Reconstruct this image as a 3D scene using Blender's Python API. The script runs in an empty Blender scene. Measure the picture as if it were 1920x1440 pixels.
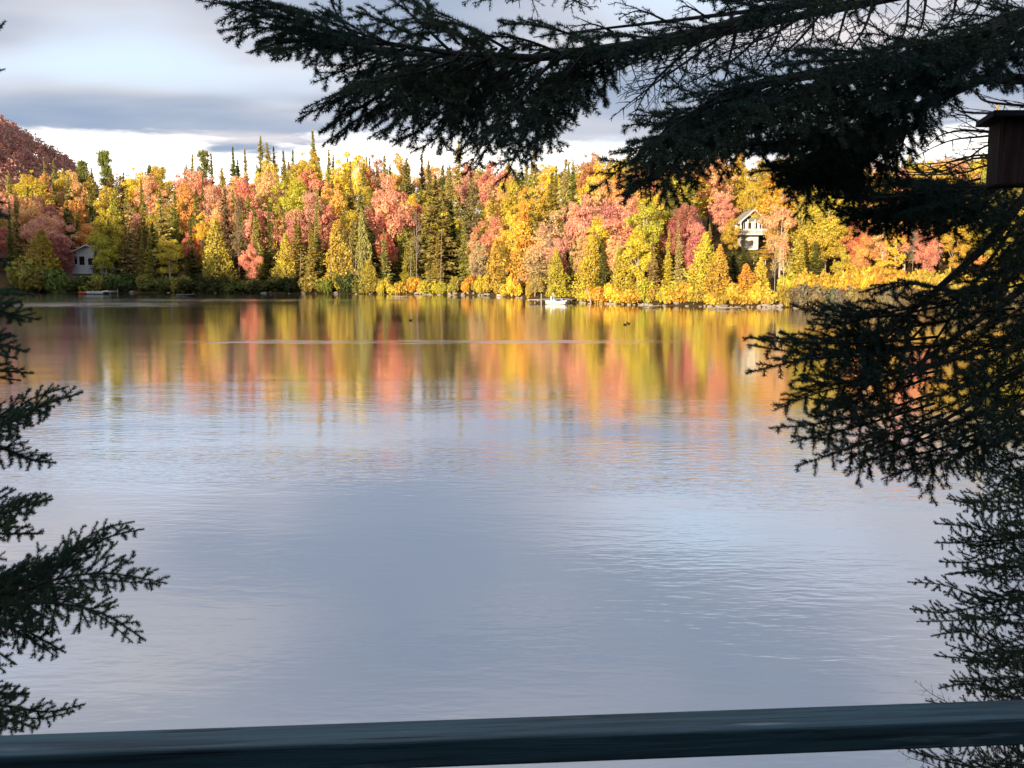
import bpy, math, random
import numpy as np
from mathutils import Vector, Matrix

random.seed(7)
RNG = np.random.default_rng(7)
scene = bpy.context.scene
COL = scene.collection

# ------------------------------------------------------------------ camera
CAM_H = 5.0
FPX = 1844.0                      # focal length in pixels of the 1920 px wide photograph
HORIZON = 495.0
PITCH = math.atan((720.0 - HORIZON) / FPX)
cam_data = bpy.data.cameras.new("camera")
cam = bpy.data.objects.new("camera", cam_data)
COL.objects.link(cam)
cam.location = (0, 0, CAM_H)
cam.rotation_euler = (math.pi / 2 - PITCH, 0, 0)
cam_data.sensor_width = 36.0
cam_data.lens = 36.0 * FPX / 1920.0
cam_data.clip_start = 0.05
cam_data.clip_end = 6000.0
cam_data.dof.use_dof = True
cam_data.dof.focus_distance = 140.0
cam_data.dof.aperture_fstop = 26.0
scene.camera = cam

# ------------------------------------------------------------------ sun, sky, exposure
SUN_EL = math.radians(9.0)
SUN_FROM = math.radians(24.0)     # behind the camera, this far to its left
sun_to = Vector((math.sin(SUN_FROM) * math.cos(SUN_EL), math.cos(SUN_FROM) * math.cos(SUN_EL), -math.sin(SUN_EL)))
sun_data = bpy.data.lights.new("sun", 'SUN')
sun_data.energy = 5.0
sun_data.angle = math.radians(0.5)
sun_data.color = (1.0, 0.775, 0.50)
sun = bpy.data.objects.new("sun", sun_data)
COL.objects.link(sun)
sun.rotation_euler = sun_to.to_track_quat('-Z', 'Y').to_euler()

scene.view_settings.view_transform = 'Standard'
scene.view_settings.look = 'None'
scene.view_settings.exposure = 0.85
scene.view_settings.gamma = 1.0
scene.view_settings.use_curve_mapping = False
scene.cycles.max_bounces = 6
scene.cycles.diffuse_bounces = 3
scene.cycles.glossy_bounces = 3
scene.cycles.transmission_bounces = 3
scene.cycles.caustics_reflective = False
scene.cycles.use_denoising = True


class NT:
    """small helper to write node trees"""
    def __init__(self, tree):
        self.t = tree
        self.n = tree.nodes
        self.l = tree.links

    def node(self, kind, **kw):
        nd = self.n.new(kind)
        for k, v in kw.items():
            if k == 'inp':
                for a, b in v.items():
                    self.set(nd.inputs[a], b)
            else:
                setattr(nd, k, v)
        return nd

    def set(self, sock, v):
        if isinstance(v, bpy.types.NodeSocket):
            self.l.new(v, sock)
        else:
            sock.default_value = v

    def math(self, op, a, b=None, c=None, clamp=False):
        nd = self.n.new('ShaderNodeMath')
        nd.operation = op
        nd.use_clamp = clamp
        self.set(nd.inputs[0], a)
        if b is not None:
            self.set(nd.inputs[1], b)
        if c is not None:
            self.set(nd.inputs[2], c)
        return nd.outputs[0]

    def mix(self, f, a, b, blend='MIX'):
        nd = self.n.new('ShaderNodeMix')
        nd.data_type = 'RGBA'
        nd.blend_type = blend
        self.set(nd.inputs[0], f)
        self.set(nd.inputs[6], a)
        self.set(nd.inputs[7], b)
        return nd.outputs[2]

    def ramp(self, f, lo, hi, a=0.0, b=1.0, smooth=True):
        nd = self.n.new('ShaderNodeMapRange')
        nd.interpolation_type = 'SMOOTHSTEP' if smooth else 'LINEAR'
        self.set(nd.inputs[0], f)
        nd.inputs[1].default_value = lo
        nd.inputs[2].default_value = hi
        nd.inputs[3].default_value = a
        nd.inputs[4].default_value = b
        return nd.outputs[0]

    def noise(self, vec, scale, detail=4.0, rough=0.55, dist=0.0):
        nd = self.n.new('ShaderNodeTexNoise')
        if vec is not None:
            self.set(nd.inputs['Vector'], vec)
        nd.inputs['Scale'].default_value = scale
        nd.inputs['Detail'].default_value = detail
        nd.inputs['Roughness'].default_value = rough
        nd.inputs['Distortion'].default_value = dist
        return nd.outputs[0]

    def mapping(self, vec, scale=(1, 1, 1), rot=(0, 0, 0), loc=(0, 0, 0)):
        nd = self.n.new('ShaderNodeMapping')
        self.set(nd.inputs[0], vec)
        nd.inputs['Location'].default_value = loc
        nd.inputs['Rotation'].default_value = rot
        nd.inputs['Scale'].default_value = scale
        return nd.outputs[0]


def c4(c):
    return (c[0], c[1], c[2], 1.0)


world = bpy.data.worlds.new("World")
scene.world = world
world.use_nodes = True
w = NT(world.node_tree)
w.n.clear()
geo = w.node('ShaderNodeTexCoord').outputs['Generated']
sep = w.node('ShaderNodeSeparateXYZ', inp={0: geo})
zz = sep.outputs[2]
sky = w.node('ShaderNodeTexSky', sky_type='NISHITA', sun_disc=False)
sky.sun_elevation = SUN_EL
sky.sun_rotation = math.radians(180) + SUN_FROM
sky.air_density = 1.0
sky.dust_density = 1.0
# a cloud deck seen in perspective: direction projected on a flat layer
zc = w.math('ADD', w.math('MAXIMUM', zz, 0.0), 0.10)
px_ = w.math('DIVIDE', sep.outputs[0], zc)
py_ = w.math('DIVIDE', sep.outputs[1], zc)
proj = w.node('ShaderNodeCombineXYZ', inp={0: px_, 1: py_, 2: 0.0}).outputs[0]
n_big = w.noise(w.mapping(proj, (0.75, 1.0, 1), loc=(1.06, 4.3, 0)), 0.62, 3.0, 0.5, 0.3)
n_mid = w.noise(w.mapping(proj, (0.8, 1.3, 1), loc=(7.1, 2.3, 0)), 1.2, 3.5, 0.5, 0.3)
n_low = w.noise(w.mapping(geo, (3.2, 3.2, 14.0), loc=(0.35, 0.2, 0.0)), 1.6, 6.0, 0.6, 0.25)
S = 10.0                          # cloud radiances are written for a background strength of 0.1
slate = c4([v * S for v in (0.185, 0.24, 0.335)])
laven = c4([v * S for v in (0.445, 0.44, 0.465)])
white = c4([v * S for v in (1.12, 1.05, 0.95)])
deck = w.mix(w.ramp(w.math('ADD', w.math('MULTIPLY', n_big, 0.72), w.math('MULTIPLY', n_mid, 0.28)), 0.36, 0.62), slate, laven)
rosy = c4([v * S for v in (0.56, 0.505, 0.495)])
deck = w.mix(w.ramp(n_mid, 0.56, 0.74, 0.0, 0.6), deck, rosy)
# blue openings where the deck thins out
skyc = w.mix(0.7, sky.outputs[0], c4([v * S for v in (0.50, 0.61, 0.78)]))
gap = w.ramp(n_big, 0.50, 0.62, 0.0, 0.9)
deck = w.mix(gap, deck, skyc)
# sunlit bank of cloud low over the horizon, under the grey deck
zlow = w.math('ADD', zz, w.math('MULTIPLY', w.math('SUBTRACT', n_low, 0.5), 0.12))
bank = w.ramp(zlow, 0.126, 0.102)
low_tint = w.mix(w.ramp(n_low, 0.26, 0.52), c4([v * S for v in (0.46, 0.54, 0.67)]), white)
col = w.mix(bank, deck, low_tint)
ground_side = w.ramp(zz, -0.02, -0.2)
col = w.mix(ground_side, col, c4([v * S for v in (0.05, 0.06, 0.06)]))
bg = w.node('ShaderNodeBackground', inp={0: col, 1: 0.1})
out = w.node('ShaderNodeOutputWorld')
w.l.new(bg.outputs[0], out.inputs[0])


# ------------------------------------------------------------------ pixel helpers (photo pixels -> places)
CP, SP = math.cos(PITCH), math.sin(PITCH)


def ray(px, py):
    u, v = (px - 960.0) / FPX, (720.0 - py) / FPX
    return Vector((u, CP + v * SP, -SP + v * CP))


def at(px, py, Y):
    d = ray(px, py)
    return Vector((0, 0, CAM_H)) + d * (Y / d.y)


def on_level(px, py, z):
    d = ray(px, py)
    return Vector((0, 0, CAM_H)) + d * ((z - CAM_H) / d.z)


# ------------------------------------------------------------------ mesh helpers
def link(o, parent=None):
    COL.objects.link(o)
    if parent is not None:
        o.parent = parent
    return o


def tag(o, label=None, cat=None, group=None, kind=None):
    if label:
        o['label'] = label
    if cat:
        o['category'] = cat
    if group:
        o['group'] = group
    if kind:
        o['kind'] = kind
    return o


def empty(name, loc=(0, 0, 0), rz=0.0, parent=None):
    o = bpy.data.objects.new(name, None)
    o.empty_display_size = 0.3
    o.location = loc
    o.rotation_euler = (0, 0, rz)
    return link(o, parent)


def poly_mesh(name, V, k):
    """V: (N, k, 3) array of separate k-gons"""
    V = np.asarray(V, dtype=np.float32)
    n = V.shape[0]
    me = bpy.data.meshes.new(name)
    me.vertices.add(n * k)
    me.vertices.foreach_set("co", V.reshape(-1))
    me.loops.add(n * k)
    me.loops.foreach_set("vertex_index", np.arange(n * k, dtype=np.int32))
    me.polygons.add(n)
    me.polygons.foreach_set("loop_start", np.arange(0, n * k, k, dtype=np.int32))
    me.polygons.foreach_set("loop_total", np.full(n, k, dtype=np.int32))
    me.update(calc_edges=True)
    return me


class MB:
    """collects verts/faces for one mesh object"""
    def __init__(self):
        self.v, self.f = [], []

    def add(self, verts, faces):
        b = len(self.v)
        self.v += [tuple(p) for p in verts]
        self.f += [tuple(i + b for i in f) for f in faces]

    def box(self, lo, hi, mat=None):
        x0, y0, z0 = lo
        x1, y1, z1 = hi
        vs = [Vector(p) for p in ((x0, y0, z0), (x1, y0, z0), (x1, y1, z0), (x0, y1, z0), (x0, y0, z1), (x1, y0, z1), (x1, y1, z1), (x0, y1, z1))]
        if mat is not None:
            vs = [mat @ p for p in vs]
        self.add(vs, [(0, 3, 2, 1), (4, 5, 6, 7), (0, 1, 5, 4), (1, 2, 6, 5), (2, 3, 7, 6), (3, 0, 4, 7)])

    def tube(self, pts, radii, sides=6, cap=True):
        pts = [Vector(p) for p in pts]
        n = len(pts)
        rings = []
        for i, p in enumerate(pts):
            t = (pts[min(i + 1, n - 1)] - pts[max(i - 1, 0)])
            if t.length < 1e-9:
                t = Vector((0, 0, 1))
            t.normalize()
            a = t.cross(Vector((0, 0, 1)) if abs(t.z) < 0.9 else Vector((1, 0, 0))).normalized()
            b = t.cross(a)
            r = radii[i] if hasattr(radii, '__len__') else radii
            rings.append([p + (a * math.cos(2 * math.pi * k / sides) + b * math.sin(2 * math.pi * k / sides)) * r for k in range(sides)])
        vs = [q for r in rings for q in r]
        fs = []
        for i in range(n - 1):
            for k in range(sides):
                k2 = (k + 1) % sides
                fs.append((i * sides + k, i * sides + k2, (i + 1) * sides + k2, (i + 1) * sides + k))
        if cap:
            fs.append(tuple(range(sides - 1, -1, -1)))
            fs.append(tuple((n - 1) * sides + k for k in range(sides)))
        self.add(vs, fs)

    def mesh(self, name, smooth=False):
        me = bpy.data.meshes.new(name)
        me.from_pydata(self.v, [], self.f)
        me.update()
        if smooth:
            me.polygons.foreach_set("use_smooth", [True] * len(me.polygons))
        return me

    def build(self, name, mat, parent=None, smooth=False, bevel=0.0):
        me = self.mesh(name, smooth)
        me.materials.append(mat)
        o = bpy.data.objects.new(name, me)
        link(o, parent)
        if bevel:
            m = o.modifiers.new("bevel", 'BEVEL')
            m.width = bevel
            m.segments = 2
        return o


# ------------------------------------------------------------------ materials
def new_mat(name):
    m = bpy.data.materials.new(name)
    m.use_nodes = True
    t = NT(m.node_tree)
    t.n.clear()
    o = t.node('ShaderNodeOutputMaterial')
    return m, t, o


def foliage_mat(name, trans=0.3, var=0.35):
    """leaf colour comes from the object's own colour, with drift from clump to clump and leaf to leaf"""
    m, t, o = new_mat(name)
    oi = t.node('ShaderNodeObjectInfo')
    isl = t.node('ShaderNodeNewGeometry').outputs['Random Per Island']
    tc = t.node('ShaderNodeTexCoord').outputs['Object']
    off = t.node('ShaderNodeVectorMath', operation='ADD', inp={0: tc})
    rnd = t.node('ShaderNodeCombineXYZ', inp={0: t.math('MULTIPLY', oi.outputs['Random'], 50.0), 1: 0.0, 2: 0.0})
    t.l.new(rnd.outputs[0], off.inputs[1])
    big = t.noise(off.outputs[0], 0.42, 3.0, 0.6)
    sc = t.node('ShaderNodeSeparateColor', inp={0: oi.outputs['Color']})
    redness = t.math('SUBTRACT', 1.0, t.math('DIVIDE', sc.outputs[1], t.math('MAXIMUM', sc.outputs[0], 0.01)), clamp=True)
    hue = t.math('ADD', 0.496, t.math('ADD', t.math('MULTIPLY', t.ramp(big, 0.42, 0.68), t.math('MULTIPLY', redness, 0.07)), t.math('MULTIPLY', t.math('SUBTRACT', isl, 0.4), 0.03)))
    val = t.math('ADD', 1.0 - var * 0.5, t.math('ADD', t.math('MULTIPLY', isl, var), t.math('MULTIPLY', t.math('SUBTRACT', big, 0.5), 0.7)))
    sat = t.math('ADD', 0.82, t.math('MULTIPLY', t.math('FRACT', t.math('MULTIPLY', isl, 7.31)), 0.2))
    hsv = t.node('ShaderNodeHueSaturation', inp={'Hue': hue, 'Saturation': sat, 'Value': val, 'Color': oi.outputs['Color']})
    d = t.node('ShaderNodeBsdfDiffuse', inp={0: hsv.outputs[0]})
    tr = t.node('ShaderNodeBsdfTranslucent', inp={0: hsv.outputs[0]})
    mx = t.node('ShaderNodeMixShader', inp={0: trans, 1: d.outputs[0], 2: tr.outputs[0]})
    t.l.new(mx.outputs[0], o.inputs[0])
    return m


def rough_mat(name, col, col2=None, scale=6.0, stretch=(1, 1, 1), rough=0.8, bump=0.0, lo=0.35, hi=0.65, spec=0.3):
    m, t, o = new_mat(name)
    tc = t.node('ShaderNodeTexCoord').outputs['Object']
    n = t.noise(t.mapping(tc, stretch), scale, 5.0, 0.6)
    colr = t.mix(t.ramp(n, lo, hi), c4(col), c4(col2 or [v * 0.6 for v in col]))
    p = t.node('ShaderNodeBsdfPrincipled', inp={'Base Color': colr, 'Roughness': rough, 'Specular IOR Level': spec})
    if bump:
        b = t.node('ShaderNodeBump', inp={'Strength': bump, 'Distance': 0.02, 'Height': n})
        t.l.new(b.outputs[0], p.inputs['Normal'])
    t.l.new(p.outputs[0], o.inputs[0])
    return m


M_LEAF = foliage_mat("leaf", 0.30, 0.5)
M_CONIFER = foliage_mat("conifer_foliage", 0.18, 0.6)
M_BARK = rough_mat("bark", (0.10, 0.08, 0.065), (0.05, 0.04, 0.035), 9.0, (1, 1, 0.25))
M_PALE = rough_mat("pale_bark", (0.62, 0.57, 0.50), (0.33, 0.29, 0.25), 5.0, (1, 1, 2.0))
M_GREY = rough_mat("dead_wood", (0.36, 0.32, 0.28), (0.2, 0.17, 0.15), 6.0, (1, 1, 0.4))
M_ROCK = rough_mat("rock", (0.44, 0.39, 0.34), (0.2, 0.18, 0.16), 3.0, bump=0.4)
M_WHITE = rough_mat("white_paint", (0.80, 0.79, 0.77), (0.66, 0.65, 0.63), 2.0)
M_SIDING = rough_mat("grey_siding", (0.62, 0.64, 0.68), (0.52, 0.54, 0.58), 2.5)
M_ROOF = rough_mat("roofing", (0.24, 0.25, 0.27), (0.15, 0.155, 0.17), 4.0)
M_ROOF2 = rough_mat("pale_roofing", (0.45, 0.42, 0.39), (0.3, 0.28, 0.26), 4.0)
M_GABLE_SHADE = rough_mat("gable_shade", (0.22, 0.235, 0.17), (0.14, 0.15, 0.11), 5.0)  # dark tone of the shaded gable, not a separate cladding
M_GLASS = rough_mat("window_glass", (0.03, 0.03, 0.035), (0.015, 0.015, 0.02), 1.0, rough=0.08, spec=0.6)
M_WOOD = rough_mat("grey_planks", (0.33, 0.30, 0.26), (0.2, 0.18, 0.15), 5.0, (0.3, 3, 1))
M_ORANGE = rough_mat("orange_plastic", (0.62, 0.13, 0.05), (0.5, 0.1, 0.04), 3.0, rough=0.4)
M_BLUE = rough_mat("blue_plastic", (0.10, 0.16, 0.38), (0.07, 0.11, 0.28), 3.0, rough=0.4)
M_DUCK = rough_mat("dark_plumage", (0.035, 0.03, 0.025), (0.015, 0.013, 0.012), 12.0)
M_DUCK2 = rough_mat("brown_plumage", (0.12, 0.08, 0.05), (0.05, 0.035, 0.025), 20.0)
M_HOLE_SHADE = rough_mat("hole_shade", (0.02, 0.02, 0.02), (0.012, 0.012, 0.012), 2.0)


def ground_material():
    m, t, o = new_mat("forest_floor")
    tc = t.node('ShaderNodeTexCoord').outputs['Object']
    n1 = t.noise(tc, 0.35, 6.0, 0.6)
    n2 = t.noise(tc, 2.6, 5.0, 0.6)
    c = t.mix(t.ramp(n1, 0.4, 0.6), c4((0.045, 0.048, 0.02)), c4((0.10, 0.065, 0.03)))
    c = t.mix(t.ramp(n2, 0.45, 0.7), c, c4((0.19, 0.11, 0.045)))
    p = t.node('ShaderNodeBsdfPrincipled', inp={'Base Color': c, 'Roughness': 0.95, 'Specular IOR Level': 0.1})
    b = t.node('ShaderNodeBump', inp={'Strength': 0.6, 'Distance': 0.3, 'Height': n2})
    t.l.new(b.outputs[0], p.inputs['Normal'])
    t.l.new(p.outputs[0], o.inputs[0])
    return m


def water_material():
    m, t, o = new_mat("lake_water")
    tc = t.node('ShaderNodeTexCoord').outputs['Object']
    sp = t.node('ShaderNodeSeparateXYZ', inp={0: tc})
    X, Y = sp.outputs[0], sp.outputs[1]
    # broad wind patches decide where the surface is ruffled
    patch = t.noise(t.mapping(tc, (0.5, 1.0, 1.0), rot=(0, 0, 0.12)), 0.05, 3.0, 0.5)
    patch2 = t.noise(t.mapping(tc, (0.35, 1.0, 1.0), rot=(0, 0, -0.25), loc=(13, 5, 0)), 0.16, 3.0, 0.55)
    wob = t.math('MULTIPLY', t.math('SUBTRACT', t.noise(t.mapping(tc, (1, 0, 1)), 0.10, 2.0), 0.5), 3.0)
    wob2 = t.math('MULTIPLY', t.math('SUBTRACT', t.noise(tc, 0.5, 3.0), 0.5), 2.4)
    Yw = t.math('ADD', Y, wob)

    def streak(y0, half, x0, x1):
        """a narrow ruffled streak across the calm water"""
        dy = t.math('ABSOLUTE', t.math('SUBTRACT', t.math('ADD', Yw, wob2), y0))
        a = t.ramp(dy, half, half * 0.35)
        lo = t.ramp(X, x0 - 5, x0 + 5)
        hi = t.ramp(X, x1 + 5, x1 - 5)
        return t.math('MULTIPLY', a, t.math('MULTIPLY', lo, hi))
    st = t.math('MAXIMUM', streak(63.5, 1.9, -20, 10), t.math('MULTIPLY', streak(122.0, 10.0, -66, -40), 0.7))
    st = t.math('MAXIMUM', st, t.math('MULTIPLY', streak(138.0, 7.0, -60, 0), 0.5))
    brk = t.noise(t.mapping(tc, (0.35, 1.1, 1.0)), 0.55, 4.0, 0.65, 0.4)
    st = t.math('MULTIPLY', st, t.ramp(brk, 0.36, 0.60, 0.05, 0.9))
    near = t.ramp(Y, 50.0, 30.0)
    ruffle = t.math('ADD', t.math('MULTIPLY', near, t.ramp(patch2, 0.40, 0.66, 0.15, 1.0)), t.math('MULTIPLY', st, 0.8))
    # wavelets: long crests lying across the view
    w1 = t.noise(t.mapping(tc, (0.55, 1.5, 1.0), rot=(0, 0, 0.22)), 2.6, 2.0, 0.5, 0.3)
    w2 = t.noise(t.mapping(tc, (0.45, 1.6, 1.0), rot=(0, 0, -0.3)), 6.5, 2.0, 0.5, 0.2)
    w3 = t.noise(t.mapping(tc, (0.4, 1.0, 1.0), rot=(0, 0, 0.1)), 0.55, 2.0, 0.5)
    h = t.math('ADD', t.math('MULTIPLY', w1, 0.6), t.math('MULTIPLY', w2, 0.22))
    amp = t.math('ADD', 0.0025, t.math('MULTIPLY', ruffle, 0.02))
    h = t.math('MULTIPLY', h, amp)
    h = t.math('ADD', h, t.math('MULTIPLY', w3, 0.008))
    bump = t.node('ShaderNodeBump', inp={'Strength': 1.0, 'Distance': 1.0, 'Height': h})
    rough = t.math('ADD', t.math('ADD', 0.08, t.math('MULTIPLY', st, 0.18)), t.math('MULTIPLY', t.ramp(patch, 0.35, 0.65), 0.03))
    rough = t.math('SUBTRACT', rough, t.math('MULTIPLY', near, 0.03))
    g = t.node('ShaderNodeBsdfGlossy', inp={'Color': c4((0.93, 0.93, 0.95)), 'Roughness': rough, 'Normal': bump.outputs[0]})
    d = t.node('ShaderNodeBsdfDiffuse', inp={0: c4((0.035, 0.032, 0.02))})
    fr = t.node('ShaderNodeFresnel', inp={'IOR': 1.33, 'Normal': bump.outputs[0]})
    fac = t.ramp(fr.outputs[0], 0.04, 0.5, 0.60, 0.97, smooth=False)
    mx = t.node('ShaderNodeMixShader', inp={0: fac, 1: d.outputs[0], 2: g.outputs[0]})
    t.l.new(mx.outputs[0], o.inputs[0])
    return m


M_GROUND = ground_material()
M_WATER = water_material()

# ------------------------------------------------------------------ terrain and lake
SHORE_PX = [(-500, 556), (-200, 552), (60, 548), (350, 549), (600, 551), (760, 552), (900, 554), (980, 559), (1060, 567), (1200, 572),
            (1350, 575), (1500, 577), (1700, 581), (1920, 586), (2400, 600)]
SH = [on_level(x, y, 0.0) for x, y in SHORE_PX]
SHX = np.array([p.x for p in SH])
SHY = np.array([p.y for p in SH])


def shore_y(x):
    return np.interp(x, SHX, SHY)


def smooth(a, b, x):
    t = np.clip((x - a) / (b - a), 0, 1)
    return t * t * (3 - 2 * t)


def height(x, y):
    x = np.asarray(x, float)
    y = np.asarray(y, float)
    wig = 1.2 * np.sin(x * 0.21) + 0.8 * np.sin(x * 0.53 + 1.0)
    s = y - (shore_y(x) + wig * 0.5)
    far = np.where(s < 0, np.maximum(s * 0.25, -3.0), 0.25 * np.minimum(s, 2) + 0.17 * np.clip(s - 2, 0, 75) + 0.05 * np.clip(s - 77, 0, 150))
    far = far + np.where(s > 4, 0.7 * np.sin(x * 0.11 + y * 0.07) + 0.4 * np.sin(x * 0.23 - y * 0.19), 0)
    # the red hill at the left, well behind the first slope
    hill = 66.0 / (1.0 + np.exp((x + 270.0) / 17.0)) * smooth(400, 520, y) * (1 - smooth(600, 760, y))
    far = far + hill
    # near bank, rising behind the deck into a wooded ridge that is higher toward the left
    n = 8.6 - y + 0.5 * np.sin(x * 0.5)
    ridge = np.clip(4.0 + 0.21 * np.clip(-x - 35, -20, 170) + 0.10 * np.clip(-x - 135, 0, 60), 1.5, 46)
    near = np.where(n < 0, np.maximum(n * 0.3, -3.0), 0.34 * np.minimum(n, 8) + ridge * smooth(10, 40, n))
    # the lake closes far off to both sides
    side = np.maximum(np.abs(x) - 330.0, 0) * 0.12 - 3.0
    return np.maximum(np.maximum(far, near), side)


def ground_z(x, y):
    return float(height(x, y))


def axis(segments):
    out = []
    for a, b, st in segments:
        out += list(np.arange(a, b, st))
    return np.array(out + [segments[-1][1]])


gx = axis([(-3000, -420, 215), (-420, -150, 9), (-150, 110, 3), (110, 420, 10), (420, 3000, 215)])
gy = axis([(-3000, -240, 230), (-240, -20, 10), (-20, 20, 1.5), (20, 95, 5), (95, 260, 3), (260, 700, 10), (700, 3200, 250)])
GX, GY = np.meshgrid(gx, gy)
GZ = height(GX, GY)
nx, ny = len(gx), len(gy)
tv = np.stack([GX, GY, GZ], -1).reshape(-1, 3)
idx = np.arange(nx * ny).reshape(ny, nx)
tf = np.stack([idx[:-1, :-1], idx[:-1, 1:], idx[1:, 1:], idx[1:, :-1]], -1).reshape(-1, 4)
me = bpy.data.meshes.new("terrain")
me.from_pydata(tv.tolist(), [], tf.tolist())
me.polygons.foreach_set("use_smooth", [True] * len(me.polygons))
me.materials.append(M_GROUND)
tag(link(bpy.data.objects.new("terrain", me)), "wooded lake shore and hills", kind='structure')

wm = MB()
wm.add([(-900, -60, 0), (900, -60, 0), (900, 900, 0), (-900, 900, 0)], [(0, 1, 2, 3)])
tag(wm.build("lake_water", M_WATER), "calm lake mirroring the autumn trees and cloudy sky", kind='structure')


# ------------------------------------------------------------------ tree prototypes
def quads_at(P, U, W):
    """kite-shaped leaves centred at P with half-axes U (long) and W (short)"""
    return np.stack([P - U, P + W * 0.9 + U * 0.15, P + U, P - W * 0.9 + U * 0.1], 1)


def unit(v):
    return v / (np.linalg.norm(v, axis=-1, keepdims=True) + 1e-9)


def rand_dirs(rng, n):
    return unit(rng.normal(size=(n, 3)))


def leaf_frame(rng, N, size, aspect=0.65, jitter=0.8):
    """leaf axes for blades whose faces look roughly along N"""
    n = len(N)
    nn = unit(N + jitter * rng.normal(size=(n, 3)))
    a = unit(np.cross(nn, rng.normal(size=(n, 3))))
    b = np.cross(nn, a)
    s = (size * rng.uniform(0.5, 1.6, n))[:, None]
    return a * s, b * s * aspect


def round_crown(seed, n=3600, low=0.26, wide=0.36, lobes=17, size=0.15, tall=1.0):
    """broadleaf crown for a tree 12 m high; wide is the crown radius as a share of the height"""
    rng = np.random.default_rng(seed)
    H = 12.0
    zc = H * (low + 1.0) / 2
    rz = H * (1.0 - low) / 2
    R = H * wide
    L = []
    for i in range(lobes):
        d = rand_dirs(rng, 1)[0]
        rr = rng.uniform(0.35, 0.86)
        t = d * rr
        taper = 1.0 - 0.28 * max(t[2], 0) - 0.15 * max(-t[2], 0)
        c = np.array([t[0] * R * taper * 0.92, t[1] * R * taper * 0.92, zc + t[2] * rz * 0.9])
        L.append((c, rng.uniform(0.09, 0.27) * R * 1.1))
    for i in range(16):
        d = rand_dirs(rng, 1)[0]
        d[2] = abs(d[2]) if rng.random() < 0.75 else d[2]
        tp = 1.0 - 0.3 * max(d[2], 0)
        c = np.array([d[0] * R * 0.88 * tp, d[1] * R * 0.88 * tp, zc + d[2] * rz * rng.uniform(0.74, 0.88)])
        L.append((c, rng.uniform(0.07, 0.13) * R))
    C = np.array([l[0] for l in L])
    Rr = np.array([l[1] for l in L])
    pick = rng.choice(len(L), n * 2, p=Rr ** 2 / np.sum(Rr ** 2))
    d = rand_dirs(rng, n * 2)
    d[:, 2] += 0.18
    d = unit(d)
    rad = Rr[pick] * (1.0 - 0.4 * rng.random(n * 2) ** 2.0) * rng.uniform(0.85, 1.3, n * 2)
    P = C[pick] + d * rad[:, None] * np.array([1.08, 1.08, 0.72])
    dist = np.min(np.linalg.norm(P[:, None, :] - C[None], axis=2) / Rr[None], axis=1)
    keep = (dist > 0.70) | (rng.random(n * 2) < 0.12)
    P, d = P[keep][:n], d[keep][:n]
    P[:, 2] = np.minimum(P[:, 2], H * 1.0)
    U, W = leaf_frame(rng, d + np.array([0, 0, 0.3]), size, 0.7, 0.45)
    mb = MB()
    lean = rng.uniform(-0.3, 0.3, 2)
    top = Vector((lean[0], lean[1], H * 0.8))
    mb.tube([(0, 0, -0.6), (lean[0] * .3, lean[1] * .3, H * 0.3), top], [0.19, 0.14, 0.03], 6)
    for c, r in L[:9]:
        z0 = rng.uniform(0.2, 0.5) * H
        mb.tube([(lean[0] * z0 / H, lean[1] * z0 / H, z0), (c[0] * .6, c[1] * .6, z0 + (c[2] - z0) * 0.6), tuple(c)], [0.07, 0.05, 0.02], 4, False)
    return poly_mesh("round_crown", quads_at(P, U, W), 4), mb.mesh("trunk")


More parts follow.
